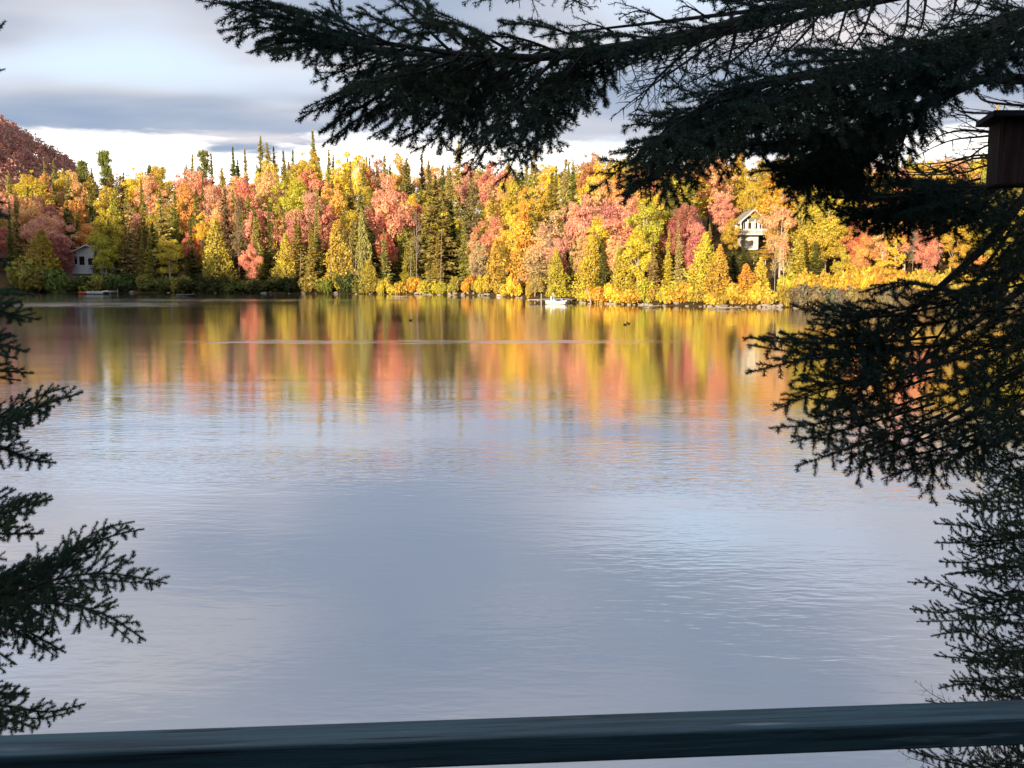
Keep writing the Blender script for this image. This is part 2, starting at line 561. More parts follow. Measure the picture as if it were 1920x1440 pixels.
def spruce_crown(seed, radius=2.1, whorls=36, gap=0.1, droop=0.25, size=0.24, low=0.1, power=0.85):
    """conifer 12 m high: whorls of drooping boughs"""
    rng = np.random.default_rng(seed)
    H = 12.0
    Ps, Us, Ws = [], [], []
    mb = MB()
    mb.tube([(0, 0, -0.6), (0.03, 0, H * 0.5), (0, 0, H * 0.985)], [0.17, 0.10, 0.015], 6)
    for i in range(whorls):
        t = low + (1 - low) * (i + rng.uniform(-0.3, 0.3)) / whorls
        z = H * min(max(t, low), 0.985)
        Lz = (radius * (1 - t) ** power) * (1 + 0.22 * math.sin(t * 23 + seed) + rng.uniform(-0.12, 0.12)) + 0.05
        nb = int(rng.integers(6, 10))
        for k in range(nb):
            if rng.random() < gap:
                continue
            a = rng.uniform(0, 2 * math.pi)
            zb = min(z + rng.uniform(-0.6, 0.6) * H / whorls, H * 0.985)
            L = Lz * rng.uniform(0.5, 1.2) * (1 + 0.28 * math.cos(a - seed * 1.7 + 4 * t))
            up = 0.55 * t - droop * (1 - t) + rng.uniform(-0.08, 0.08)
            m = max(3, int(L * 7.5))
            s = (np.arange(m) + 0.6) / m
            side = np.array([-math.sin(a), math.cos(a), 0])
            outd = np.array([math.cos(a), math.sin(a), 0])
            zcurve = up * s * L - 0.18 * L * s * s * (1 - t) + 0.10 * L * s ** 3
            for sg in (-1, 1):
                spread = (0.30 * L * (1 - 0.75 * s) * rng.uniform(0.4, 1.0, m))
                P = np.outer(s * L, outd) + np.outer(sg * spread, side)
                P[:, 2] += zb + zcurve - 0.12 * spread + rng.uniform(-0.05, 0.05, m)
                dirv = unit(outd[None] * 0.8 + side[None] * sg * 0.7 + np.array([0, 0, -0.25]) + 0.3 * rng.normal(size=(m, 3)))
                flat = unit(np.cross(dirv, np.array([0, 0, 1.0])[None] + 0.5 * rng.normal(size=(m, 3))))
                ss = size * rng.uniform(0.7, 1.3, m)[:, None] * (0.6 + 0.4 * min(1, L))
                Ps.append(P)
                Us.append(dirv * ss)
                Ws.append(flat * ss * 0.55)
            if L > 0.9 and rng.random() < 0.35:
                mb.tube([(0, 0, z), tuple(outd * L * 0.8 + np.array([0, 0, z + up * L * 0.7]))], [0.03, 0.01], 3, False)
    # leader
    m = 14
    P = np.zeros((m, 3))
    P[:, 2] = H * np.linspace(0.91, 1.0, m)
    U = np.tile(np.array([[0, 0, 0.16]]), (m, 1)) + rng.normal(size=(m, 3)) * 0.04
    W = rng.normal(size=(m, 3)) * np.array([0.05, 0.05, 0.01]) * np.linspace(1.6, 0.5, m)[:, None]
    Ps.append(P); Us.append(U); Ws.append(W)
    return poly_mesh("spruce_crown", quads_at(np.concatenate(Ps), np.concatenate(Us), np.concatenate(Ws)), 4), mb.mesh("trunk")


def cedar_crown(seed, n=3400, radius=1.9, low=0.04, size=0.19):
    """dense cone of upright sprays, 12 m high"""
    rng = np.random.default_rng(seed)
    H = 12.0
    t = low + (1 - low) * rng.random(n) ** 1.35
    a = rng.uniform(0, 2 * math.pi, n)
    ph = rng.uniform(0, 6.28, 5)
    prof = radius * np.sin(np.clip((1 - t) * 1.12 + 0.02, 0, 1.2) * 1.42) ** 0.9
    lump = 1 + 0.17 * np.sin(5 * a + ph[0] + 9 * t) + 0.13 * np.sin(3 * a + ph[1] - 17 * t) + 0.12 * np.sin(8 * a + ph[2] + 31 * t)
    r = prof * lump * (1 - 0.4 * rng.random(n) ** 2.2) * (1 + 0.2 * np.cos(a - seed + 3 * t)) * (1 + 0.12 * np.sin(t * 19 + seed))
    P = np.stack([r * np.cos(a), r * np.sin(a), H * t], 1) + rng.normal(size=(n, 3)) * 0.07
    outd = np.stack([np.cos(a), np.sin(a), np.zeros(n)], 1)
    U = unit(np.array([0, 0, 1.0])[None] + 0.55 * outd + 0.45 * rng.normal(size=(n, 3)))
    W = unit(np.cross(U, outd + 0.6 * rng.normal(size=(n, 3))))
    s = (size * rng.uniform(0.6, 1.4, n))[:, None]
    mb = MB()
    mb.tube([(0, 0, -0.6), (0.05, 0.02, H * 0.5), (0, 0, H * 0.95)], [0.18, 0.12, 0.02], 6)
    return poly_mesh("cedar_crown", quads_at(P, U * s, W * s * 0.55), 4), mb.mesh("trunk")


def pine_crown(seed, n_tier=11, radius=2.6, size=0.24):
    """ragged open pine with separate plumes"""
    rng = np.random.default_rng(seed)
    H = 12.0
    mb = MB()
    mb.tube([(0, 0, -0.6), (0.15, 0, H * 0.55), (0.05, 0, H * 0.97)], [0.2, 0.12, 0.03], 6)
    Ps, Us, Ws = [], [], []
    for i in range(n_tier):
        t = 0.34 + 0.66 * i / (n_tier - 1)
        for k in range(int(rng.integers(3, 6))):
            a = rng.uniform(0, 6.28)
            L = radius * (1.12 - t) ** 0.6 * rng.uniform(0.45, 1.1)
            c = np.array([math.cos(a) * L, math.sin(a) * L, H * t + rng.uniform(-0.2, 0.5)])
            c[2] = min(c[2], H * 0.97)
            mb.tube([(0, 0, H * t - 0.3), tuple(c)], [0.05, 0.015], 3, False)
            m = 70
            off = rng.normal(size=(m, 3)) * np.array([0.5, 0.5, 0.24]) * (0.7 + 0.4 * (1 - t))
            P = c + off - 0.35 * np.outer(rng.random(m), c * np.array([1, 1, 0]))
            d = unit(np.array([0, 0, 0.8]) + off * 0.8 + 0.5 * rng.normal(size=(m, 3)))
            ww = unit(np.cross(d, rng.normal(size=(m, 3))))
            s = (size * rng.uniform(0.7, 1.2, m))[:, None]
            Ps.append(P); Us.append(d * s); Ws.append(ww * s * 0.4)
    return poly_mesh("pine_crown", quads_at(np.concatenate(Ps), np.concatenate(Us), np.concatenate(Ws)), 4), mb.mesh("trunk")


def bare_limbs(seed, twigs=True, spread=0.55, H=12.0, r0=0.12, leafy=0, boughs=16):
    """leafless tree: forked limbs and twigs, optionally a few leaves left on it"""
    rng = np.random.default_rng(seed)
    mb = MB()
    tips = []

    def grow(p, d, L, r, depth):
        q = p + d * L
        mid = p + d * L * 0.5 + Vector(rng.normal(size=3)) * L * 0.04
        mb.tube([p, mid, q], [r, r * 0.8, r * 0.55], 5 if depth == 0 else 3, False)
        tips.append((q, d))
        if depth >= 3:
            return
        for k in range(int(rng.integers(3, 5))):
            u = rng.uniform(0.35, 1.0)
            b = p + d * L * u
            nd = (d + Vector(rng.normal(size=3)) * spread + Vector((0, 0, 0.25))).normalized()
            grow(b, nd, L * rng.uniform(0.4, 0.6), max(r * 0.45, 0.012), depth + 1)
    trunk = MB()
    lean = Vector((rng.uniform(-0.06, 0.06), 0, 1)).normalized()
    trunk.tube([(0, 0, -0.6), lean * H * 0.5, lean * H * 0.95], [r0, r0 * 0.75, r0 * 0.2], 6)
    for k in range(boughs):
        z = rng.uniform(0.3, 0.92)
        a = rng.uniform(0, 6.28)
        d = Vector((math.cos(a) * 0.75, math.sin(a) * 0.75, rng.uniform(0.2, 0.8))).normalized()
        grow(lean * H * z, d, H * 0.17 * (1.15 - z) + 0.5, r0 * 0.35, 1 if not twigs else 0)
    leaves = None
    if leafy:
        pick = rng.choice(len(tips), leafy)
        P = np.array([tips[i][0] for i in pick]) + rng.normal(size=(leafy, 3)) * 0.2
        U, W = leaf_frame(rng, rand_dirs(rng, leafy), 0.17, 0.6)
        leaves = poly_mesh("sparse_leaves", quads_at(P, U, W), 4)
    return mb.mesh("bare_limbs"), trunk.mesh("trunk"), leaves


def shrub_mass(seed, n=1500, size=0.16, R=1.5, Hh=1.9):
    rng = np.random.default_rng(seed)
    L = [(np.array([rng.uniform(-0.6, 0.6) * R, rng.uniform(-0.4, 0.4) * R, rng.uniform(0.25, 0.62) * Hh]), rng.uniform(0.28, 0.5) * R) for _ in range(9)]
    C = np.array([l[0] for l in L]); Rr = np.array([l[1] for l in L])
    pick = rng.choice(len(L), n)
    d = rand_dirs(rng, n)
    P = C[pick] + d * (Rr[pick] * (1 - 0.35 * rng.random(n) ** 2) * rng.uniform(0.9, 1.25, n))[:, None]
    P[:, 2] = np.abs(P[:, 2])
    U, W = leaf_frame(rng, d + np.array([0, 0, 0.3]), size, 0.65)
    mb = MB()
    for c, r in L[:6]:
        mb.tube([(c[0] * .2, c[1] * .2, -0.3), (c[0] * .6, c[1] * .6, c[2] * .5), tuple(c)], [0.04, 0.03, 0.012], 4, False)
    return poly_mesh("shrub_mass", quads_at(P, U, W), 4), mb.mesh("stem")


def with_mat(pair, crown_mat, trunk_mat=M_BARK):
    pair[0].materials.append(crown_mat)
    pair[1].materials.append(trunk_mat)
    return pair


PROTO = {
    'maple': [with_mat(round_crown(100 + i, 10000, 0.14 + 0.05 * (i % 3), 0.34 + 0.04 * (i % 2), 34 + 3 * (i % 5), 0.118), M_LEAF) for i in range(7)],
    'birch': [with_mat(round_crown(200 + i, 7600, 0.14, 0.27, 34, 0.105), M_LEAF, M_PALE) for i in range(4)],
    'spruce': [with_mat(spruce_crown(300 + i, 2.0 + 0.15 * (i % 3), 38, 0.08 + 0.05 * (i % 2), 0.22 + 0.1 * (i % 3)), M_CONIFER) for i in range(6)],
    'fir': [with_mat(spruce_crown(340 + i, 1.65, 66, 0.02, 0.14, 0.20, 0.06, 1.08), M_CONIFER) for i in range(4)],
    'cedar': [with_mat(cedar_crown(400 + i, 3600, 1.9 + 0.2 * (i % 2)), M_CONIFER) for i in range(5)],
    'pine': [with_mat(pine_crown(500 + i), M_CONIFER) for i in range(3)],
    'shrub': [with_mat(shrub_mass(600 + i), M_LEAF) for i in range(5)],
}
PROTO_W = {'maple': 8.6, 'birch': 6.6, 'spruce': 4.5, 'fir': 3.3, 'cedar': 4.1, 'pine': 5.4, 'shrub': 3.0, 'bare': 6.0, 'twiggy': 6.0, 'snag': 4.0}
PROTO_H = {'shrub': 2.0}
BARE = [bare_limbs(700 + i, True, 0.5, 12.0, 0.11, 260) for i in range(3)]
SNAG = [bare_limbs(720 + i, False, 0.7, 12.0, 0.13, 0, 26) for i in range(2)]
TWIGGY = [bare_limbs(740 + i, True, 0.75, 12.0, 0.12, 1500, 34) for i in range(3)]
for b in BARE:
    b[0].materials.append(M_PALE); b[1].materials.append(M_PALE); b[2].materials.append(M_LEAF)
for b in SNAG:
    b[0].materials.append(M_GREY); b[1].materials.append(M_GREY)
for b in TWIGGY:
    b[0].materials.append(M_GREY); b[1].materials.append(M_GREY); b[2].materials.append(M_LEAF)

PAL = {
    'yellow': (0.78, 0.56, 0.035), 'gold': (0.68, 0.40, 0.03), 'lime': (0.60, 0.49, 0.04), 'olive': (0.40, 0.34, 0.06), 'orange': (0.80, 0.37, 0.10),
    'peach': (0.82, 0.46, 0.22), 'pink': (0.80, 0.34, 0.25), 'red': (0.66, 0.19, 0.11), 'rose': (0.70, 0.24, 0.20), 'crimson': (0.44, 0.12, 0.11), 'rust': (0.46, 0.21, 0.11),
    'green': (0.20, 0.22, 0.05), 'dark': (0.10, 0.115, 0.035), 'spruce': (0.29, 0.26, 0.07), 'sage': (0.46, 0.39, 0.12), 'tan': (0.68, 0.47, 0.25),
    'amber': (0.55, 0.34, 0.035), 'brown': (0.30, 0.20, 0.10), 'grey': (0.22, 0.19, 0.13), 'cedar': (0.56, 0.42, 0.05), 'ginger': (0.60, 0.29, 0.05),
}
KIND_NAME = {'maple': 'maple_tree', 'birch': 'birch_tree', 'spruce': 'spruce_tree', 'fir': 'fir_tree', 'cedar': 'cedar_tree', 'pine': 'pine_tree', 'shrub': 'shrub',
             'bare': 'bare_birch_tree', 'snag': 'dead_tree', 'twiggy': 'thinned_tree'}


def plant(kind, x, y, z, h, wid, col, label, group=None, seed=None):
    rng = random.Random(seed if seed is not None else int(x * 131 + y * 17))
    r = empty(KIND_NAME[kind], (x, y, z), rng.uniform(0, 6.28))
    ph = PROTO_H.get(kind, 12.0)
    sx = wid / PROTO_W[kind]
    r.scale = (sx * rng.uniform(0.9, 1.1), sx, h / ph)
    r.rotation_euler[0] = rng.uniform(-0.035, 0.035)
    r.rotation_euler[1] = rng.uniform(-0.035, 0.035)
    c = PAL[col]
    j = [rng.uniform(0.88, 1.12) for _ in range(3)]
    colr = (c[0] * j[0], c[1] * j[1], c[2] * j[2], 1.0)
    parts = []
    if kind in PROTO:
        cm, tm = rng.choice(PROTO[kind])
        parts = [('stem' if kind == 'shrub' else 'trunk', tm), ('foliage' if kind == 'shrub' else 'crown', cm)]
    else:
        b = rng.choice({'bare': BARE, 'snag': SNAG, 'twiggy': TWIGGY}[kind])
        parts = [('trunk', b[1]), ('limbs', b[0])] + ([('crown', b[2])] if b[2] else [])
    for nm, mesh in parts:
        o = bpy.data.objects.new(nm, mesh)
        o.color = colr
        link(o, r)
    tag(r, label, 'shrub' if kind == 'shrub' else 'tree', group)
    return r


def plant_px(kind, px, ytop, wpx, s, col, label, group=None):
    """a tree standing s metres behind the far shoreline, its top at ytop and its crown wpx wide in the photograph"""
    Y = 160.0
    for _ in range(6):
        X = at(px, ytop, Y).x
        Y = float(shore_y(X)) + s
    P = at(px, ytop, Y)
    g = ground_z(P.x, Y)
    h = max(P.z - g, 1.0)
    wid = max(wpx / FPX * Y, h * {'fir': 0.23, 'spruce': 0.28, 'pine': 0.28, 'maple': 0.48, 'birch': 0.36}.get(kind, 0.0))
    return plant(kind, P.x, Y, g - 0.05, h, wid, col, label, group)


# ------------------------------------------------------------------ trees of the far shore, one by one
TREES = [
    # left of and around the grey house
    ('maple', 86, 388, 100, 9, 'pink', "pink-red maple beside the pale grey lake house"),
    ('cedar', 76, 432, 66, 2.5, 'amber', "golden-brown cedar in front of the pink-red maple by the grey house"),
    ('maple', 118, 428, 52, 6, 'crimson', "deep crimson maple touching the grey house roof"),
    ('shrub', 60, 478, 90, 1.6, 'olive', "wide olive bush below the golden-brown cedar at the far left"),
    ('shrub', 100, 490, 60, 1.2, 'green', "dark green bush below the crimson maple"),
    ('fir', 31, 368, 20, 22, 'sage', "slim pale fir left of the pink-red maple"),
    ('fir', 62, 356, 18, 24, 'olive', "slim olive fir rising behind the pink-red maple"),
    ('fir', 12, 392, 24, 14, 'spruce', "fir at the extreme left of the far shore"),
    ('maple', 200, 378, 88, 7, 'lime', "lime and orange maple covering the right side of the grey house"),
    ('birch', 196, 430, 56, 4.5, 'lime', "low lime birch in front of the grey house wall"),
    ('spruce', 178, 468, 34, 4, 'green', "young green spruce before the grey house windows"),
    ('fir', 214, 370, 30, 12, 'olive', "slender fir at the shoulder of the lime and orange maple"),
    ('spruce', 240, 372, 56, 9, 'sage', "broad sunlit spruce right of the lime and orange maple"),
    ('spruce', 302, 352, 66, 10, 'sage', "tall sunlit spruce above the bright yellow bush tree"),
    ('spruce', 268, 380, 46, 14, 'olive', "olive spruce between two taller sunlit spruces"),
    ('birch', 315, 432, 66, 4, 'yellow', "small bright yellow birch near the dark shore bushes"),
    ('maple', 358, 425, 46, 8, 'red', "dark orange-red maple behind the bright yellow birch"),
    ('birch', 378, 388, 50, 9, 'yellow', "pale yellow birch beside the grey dead spruce"),
    ('cedar', 403, 408, 56, 3, 'cedar', "golden cedar cone at the waterside, left of the grey dead spruce"),
    ('spruce', 425, 352, 60, 9, 'brown', "brown-needled spruce behind the golden cedar cone"),
    ('twiggy', 443, 368, 34, 5, 'brown', "grey half-dead spruce right of the golden cedar cone"),
    ('fir', 470, 405, 30, 4, 'sage', "small fir rising out of a pink bush"),
    ('maple', 470, 448, 50, 2.6, 'pink', "small pink bush-like maple at the foot of the small fir"),
    ('fir', 505, 372, 28, 8, 'green', "slim deep green fir between pink maples"),
    ('maple', 400, 322, 80, 26, 'pink', "large pink maple high above the golden cedar cone"),
    ('maple', 456, 322, 66, 28, 'rose', "rose-red maple under the spruce group on the skyline"),
    ('maple', 350, 330, 60, 30, 'orange', "orange maple left of the large pink maple"),
    ('maple', 420, 362, 56, 18, 'peach', "peach-coloured maple below the large pink maple"),
    ('maple', 485, 385, 50, 14, 'pink', "soft pink maple behind the slim deep green fir"),
    ('maple', 505, 308, 52, 40, 'peach', "peach maple just under the skyline spruces"),
    ('maple', 542, 310, 66, 34, 'lime', "round lime-green tree under the skyline, left of the tall spire"),
    ('maple', 552, 396, 76, 12, 'pink', "wide pink maple behind olive firs in mid shore"),
    ('maple', 584, 352, 70, 19, 'pink', "tall pink maple below the lime-green tree"),
    ('maple', 622, 326, 78, 24, 'orange', "flame-orange maple below the tall spire"),
    ('maple', 608, 372, 42, 12, 'rose', "narrow rose-red maple between the fir pair and the big dark spruce"),
    ('fir', 556, 398, 40, 6, 'olive', "olive fir, left one of a pair before the wide pink maple"),
    ('fir', 590, 390, 44, 6, 'sage', "pale fir, right one of a pair before the wide pink maple"),
    ('cedar', 534, 438, 44, 4, 'cedar', "olive-gold cedar left of the fir pair"),
    ('cedar', 632, 414, 54, 2.5, 'cedar', "bright gold cedar with two bare stems at the waterline"),
    ('spruce', 676, 352, 78, 6, 'spruce', "big dark spruce left of the great coral maple"),
    ('maple', 724, 312, 104, 11, 'pink', "great coral-pink maple near the middle of the far shore"),
    ('maple', 722, 432, 46, 7, 'red', "small coral-red maple hanging below the great coral maple"),
    ('spruce', 762, 420, 40, 12, 'dark', "shade-coloured spruce between the great coral maple and the dead trunk"),  # dark colour stands for the shade in this gap
    ('spruce', 700, 430, 40, 12, 'dark', "shade-coloured spruce under the great coral maple"),  # darkened to carry the shade beneath the coral crown
    ('snag', 779, 384, 24, 4, 'grey', "tall bare dead trunk left of the broadest spruce"),
    ('spruce', 817, 328, 96, 6, 'spruce', "broadest dark spruce, right of the bare dead trunk"),
    ('spruce', 850, 372, 56, 10, 'dark', "dark spruce at the right shoulder of the broadest spruce"),  # darker colour paints the shadowed side of the broadest spruce
    ('spruce', 822, 440, 40, 3, 'olive', "young spruce at the foot of the broadest spruce"),
    ('cedar', 694, 486, 40, 2, 'cedar', "small golden cedar on the shore below the great coral maple"),
    ('fir', 760, 486, 26, 2, 'lime', "small yellow-green fir below the bare dead trunk"),
    ('spruce', 886, 340, 62, 9, 'brown', "brownish spruce beside the crimson-pink maple"),
    ('spruce', 872, 420, 46, 5, 'olive', "olive spruce below the brownish spruce"),
    ('maple', 920, 388, 54, 9, 'rose', "crimson-pink maple left of the lemon-yellow birch"),
    ('maple', 897, 424, 40, 5, 'peach', "pale peach maple beneath the crimson-pink maple"),
    ('birch', 957, 384, 42, 9, 'yellow', "lemon-yellow birch right of the crimson-pink maple"),
    ('cedar', 930, 448, 44, 3, 'cedar', "olive-gold cedar left of the tan thinned trees"),
    ('twiggy', 897, 455, 46, 3, 'tan', "tan twiggy tree beneath the brownish spruce"),
    ('cedar', 985, 382, 60, 10, 'gold', "ochre leaning cedar behind the tan thinned trees"),
    ('birch', 984, 338, 62, 20, 'gold', "tall straw-yellow birch above the ochre cedar"),
    ('twiggy', 1030, 398, 76, 7, 'tan', "pale tan thinned tree, the taller of two by the dock"),
    ('twiggy', 1003, 468, 70, 2.5, 'tan', "low tan thinned tree beside the dock"),
    ('cedar', 1046, 466, 42, 2, 'lime', "bright lime cedar cone right behind the dock"),
    ('maple', 1052, 436, 36, 6, 'pink', "small pink maple behind the lime cedar cone"),
    ('spruce', 1058, 296, 52, 26, 'sage', "tall pale spruce reaching the skyline above the dock"),
    ('maple', 1086, 350, 46, 17, 'pink', "narrow pink maple right of the tall pale spruce"),
    ('spruce', 1078, 440, 26, 9, 'dark', "dark narrow spruce in the gap right of the lime cedar cone"),  # the gap's shade is put into this crown's colour
    ('cedar', 1110, 440, 58, 3, 'lime', "yellow cedar by the leaning white birch trunk"),
    ('maple', 1096, 432, 40, 6, 'peach', "peach maple behind the yellow cedar by the dock"),
    ('birch', 1122, 394, 70, 9, 'yellow', "bright yellow birch above the yellow cedar by the dock"),
    ('maple', 1152, 430, 46, 6, 'peach', "soft peach maple left of the great yellow-green birch"),
    ('fir', 1130, 456, 44, 3.5, 'green', "green fir between yellow cedars right of the dock"),
    ('birch', 1205, 356, 96, 8, 'lime', "great yellow-green birch left of the magenta-red maple"),
    ('birch', 1196, 420, 76, 4, 'yellow', "second yellow birch in front of the great yellow-green birch"),
    ('cedar', 1172, 470, 50, 2.5, 'lime', "lime cedar in front of the great yellow-green birch"),
    ('fir', 1222, 440, 40, 4, 'sage', "pale fir in front of the great yellow-green birch"),
    ('maple', 1278, 372, 68, 12, 'crimson', "magenta-red maple left of the white cottage"),
    ('maple', 1306, 404, 40, 8, 'rose', "small rose maple below the magenta-red maple"),
    ('fir', 1252, 430, 30, 4, 'lime', "slim lime fir left of a matching one"),
    ('fir', 1275, 408, 30, 5, 'sage', "slim pale fir below the magenta-red maple"),
    ('maple', 1356, 352, 66, 44, 'pink', "pink maple just left above the white cottage"),
    ('birch', 1300, 318, 90, 46, 'yellow', "wide golden-yellow birch under the dark overhanging spray"),
    ('maple', 1342, 276, 100, 54, 'peach', "tall peach-orange maple on the skyline above the white cottage"),
    ('cedar', 1318, 436, 62, 3.5, 'lime', "tall lime cedar on the shore left of the cottage"),
    ('cedar', 1350, 458, 48, 2, 'amber', "orange-gold cedar with a reddish tip on the shore below the cottage"),
    ('fir', 1336, 418, 34, 8, 'olive', "olive fir behind the tall lime cedar"),
    ('spruce', 1378, 462, 40, 10, 'dark', "dark spruce directly below the cottage"),  # shade on the slope given as a dark crown colour
    ('cedar', 1400, 494, 48, 2.5, 'gold', "orange-yellow cedar on the shore below the cottage's white base"),
    ('cedar', 1428, 482, 40, 4, 'lime', "lime cedar below the right corner of the cottage"),
    ('maple', 1374, 404, 46, 30, 'gold', "gold maple hiding the left wing of the white cottage"),
    ('birch', 1452, 396, 44, 28, 'peach', "peach birch hiding the right wing of the white cottage"),
    ('birch', 1372, 468, 44, 22, 'olive', "olive birch at the slope's foot left below the cottage"),
    ('spruce', 1394, 462, 34, 20, 'green', "small green spruce straight below the cottage base"),
    ('birch', 1414, 466, 40, 24, 'olive', "low olive birch against the cottage base"),
    ('birch', 1436, 458, 44, 24, 'gold', "low golden birch under the cottage porch corner"),
    ('maple', 1466, 360, 92, 32, 'peach', "wide orange-peach maple right of the cottage"),
    ('birch', 1420, 322, 60, 48, 'gold', "golden birch on the slope right above the cottage"),
    ('bare', 1456, 436, 26, 3, 'gold', "white leafless birch, the straight left one of two below the cottage"),
    ('bare', 1474, 430, 40, 3.2, 'gold', "white leafless birch, the forked right one of two below the cottage"),
    ('spruce', 1500, 430, 60, 6, 'lime', "yellow-green spruce behind the two leafless birches"),
    ('maple', 1545, 392, 92, 12, 'lime', "broad olive-yellow maple right of the leafless birches"),
    ('spruce', 1530, 450, 56, 8, 'green', "shaded green spruce under the broad olive-yellow maple"),
    ('maple', 1606, 396, 56, 14, 'red', "scarlet maple seen below the hanging dark boughs"),
    ('maple', 1622, 436, 60, 8, 'orange', "orange maple below the scarlet maple"),
    ('birch', 1580, 455, 50, 5, 'lime', "lime birch left below the orange maple"),
    ('birch', 1684, 392, 60, 12, 'yellow', "upright yellow birch left of the grey snag"),
    ('twiggy', 1716, 398, 24, 9, 'grey', "grey snag between a yellow birch and a red maple"),
    ('maple', 1742, 424, 64, 7, 'rose', "rose-red maple right of the grey snag"),
    ('birch', 1660, 470, 70, 5, 'yellow', "low yellow birch below the orange maple"),
    ('birch', 1800, 410, 60, 10, 'gold', "golden birch glimpsed at the right through the boughs"),
    ('maple', 1880, 420, 70, 10, 'lime', "lime maple at the far right behind the boughs"),
    ('maple', 1840, 470, 70, 6, 'orange', "orange maple low at the far right behind the boughs"),
    # skyline
    ('pine', 197, 283, 46, 62, 'green', "dark ragged pine standing above the treeline at the left"),
    ('pine', 152, 302, 26, 66, 'green', "small dark pine on the skyline left of the ragged pine"),
    ('fir', 85, 294, 16, 66, 'sage', "pointed fir, left one of a pair below the red hill"),
    ('fir', 95, 299, 16, 66, 'sage', "pointed fir, right one of a pair below the red hill"),
    ('maple', 48, 309, 44, 60, 'gold', "golden maple below the red hill at the far left"),
    ('birch', 78, 316, 26, 56, 'orange', "small orange birch beside the fir pair below the red hill"),
    ('birch', 120, 306, 32, 64, 'lime', "lime birch right of the fir pair below the red hill"),
    ('maple', 138, 311, 30, 60, 'peach', "peach maple below the end of the red hill"),
    ('maple', 246, 307, 46, 62, 'yellow', "yellow maple on the skyline right of the ragged pine"),
    ('maple', 292, 303, 54, 66, 'lime', "olive-lime maple on the skyline above the tall sunlit spruce"),
    ('fir', 356, 288, 14, 68, 'olive', "thin fir tip on the skyline left of a dark pine"),
    ('pine', 378, 282, 26, 70, 'green', "dark pine on the skyline above the large pink maple"),
    ('fir', 396, 288, 12, 70, 'green', "thin dark fir tip right of the skyline pine"),
    ('fir', 439, 274, 12, 72, 'green', "very thin fir spire left of the skyline spruce group"),
    ('fir', 462, 278, 18, 70, 'olive', "fir at the left of the skyline spruce group"),
    ('spruce', 482, 253, 30, 72, 'olive', "tallest broad spruce of the skyline group"),
    ('spruce', 504, 265, 24, 70, 'olive', "second spruce of the skyline group"),
    ('fir', 517, 272, 18, 72, 'olive', "third smaller fir of the skyline group"),
    ('fir', 535, 281, 10, 74, 'green', "thin dark tip, left one of two on the skyline"),
    ('fir', 545, 280, 10, 76, 'green', "thin dark tip, right one of two on the skyline"),
    ('maple', 574, 270, 62, 60, 'lime', "round yellow-green maple at the foot of the tall spire"),
    ('fir', 595, 243, 26, 62, 'sage', "tall pointed spire, highest tree on the far skyline"),
    ('fir', 612, 279, 20, 52, 'olive', "shorter fir right of the tall spire"),
    ('fir', 654, 300, 18, 30, 'olive', "slim fir over the big dark spruce"),
    ('maple', 655, 277, 40, 60, 'yellow', "yellow maple on the skyline right of the tall spire"),
    ('maple', 700, 282, 46, 62, 'rust', "rust-brown maple on the skyline above the great coral maple"),
    ('birch', 748, 276, 36, 62, 'gold', "golden birch on the skyline right of the rust-brown maple"),
    ('spruce', 862, 260, 24, 66, 'sage', "pale spruce on the skyline beside the hanging boughs"),
    ('maple', 935, 284, 56, 40, 'rose', "rose maple on the skyline below the hanging boughs"),
    ('maple', 955, 326, 48, 26, 'lime', "lime maple below the rose skyline maple"),
    ('spruce', 1002, 268, 22, 58, 'sage', "thin pale spruce on the skyline at the gap of white cloud"),
    ('maple', 1108, 274, 34, 50, 'rust', "rusty red maple top on the skyline at the white cloud"),
    ('maple', 1132, 290, 46, 40, 'yellow', "yellow maple under the skyline right of the rusty red one"),
    ('fir', 1387, 240, 14, 62, 'gold', "lone yellow larch tip showing over the dark bough"),
    ('fir', 1869, 196, 20, 60, 'gold', "yellow larch tip above the roof of the bird box"),
]
for i, (kind, px, yt, wp, s, colr, label) in enumerate(TREES):
    plant_px(kind, px, yt, wp, s, colr, label)

# short unique phrases for naming the other trees by their neighbours
CUT = [',', ' in front', ' beside', ' by ', ' left', ' right', ' on the', ' under', ' behind', ' above', ' below', ' between', ' at ', ' rising', ' covering', ' near', ' with', ' reaching', ' seen', ' glimpsed',
       ' hanging', ' touching', ' standing', ' against', ' hiding', ' straight', ' directly', ' just', ' high', ' over', ' beneath', ' showing', ' before', ' low', ' half', ' to ', ' of ', ' cone', ' top', ' reaching', ' leaning']
short = []
for (kind, px, yt, wp, s, colr, label) in TREES:
    q = label
    for c in CUT:
        k = q.find(c)
        if k > 0:
            q = q[:k]
    short.append((px, yt, s, q))
from collections import Counter
cnt = Counter(q for *_, q in short)
ANCHOR = [(px, yt, s, q) for px, yt, s, q in short if cnt[q] == 1 and len(q.split()) >= 3]
USED = set()


def neighbour_label(what, px, yt, end, group, rel):
    """names a tree by the nearest tree that has a look of its own"""
    for (ax, ay, as_, q) in sorted(ANCHOR, key=lambda a: abs(a[0] - px) + 0.4 * abs(a[1] - yt))[:9]:
        side = 'straight ' + rel if abs(ax - px) < 10 else (rel + ' and left of' if px < ax else rel + ' and right of')
        lab = "%s %s the %s%s" % (what, side, q, end)
        if lab not in USED and len(lab.split()) <= 16:
            USED.add(lab)
            return lab, group
    return "%s among others of its kind%s" % (what, end or ' on the far shore'), group


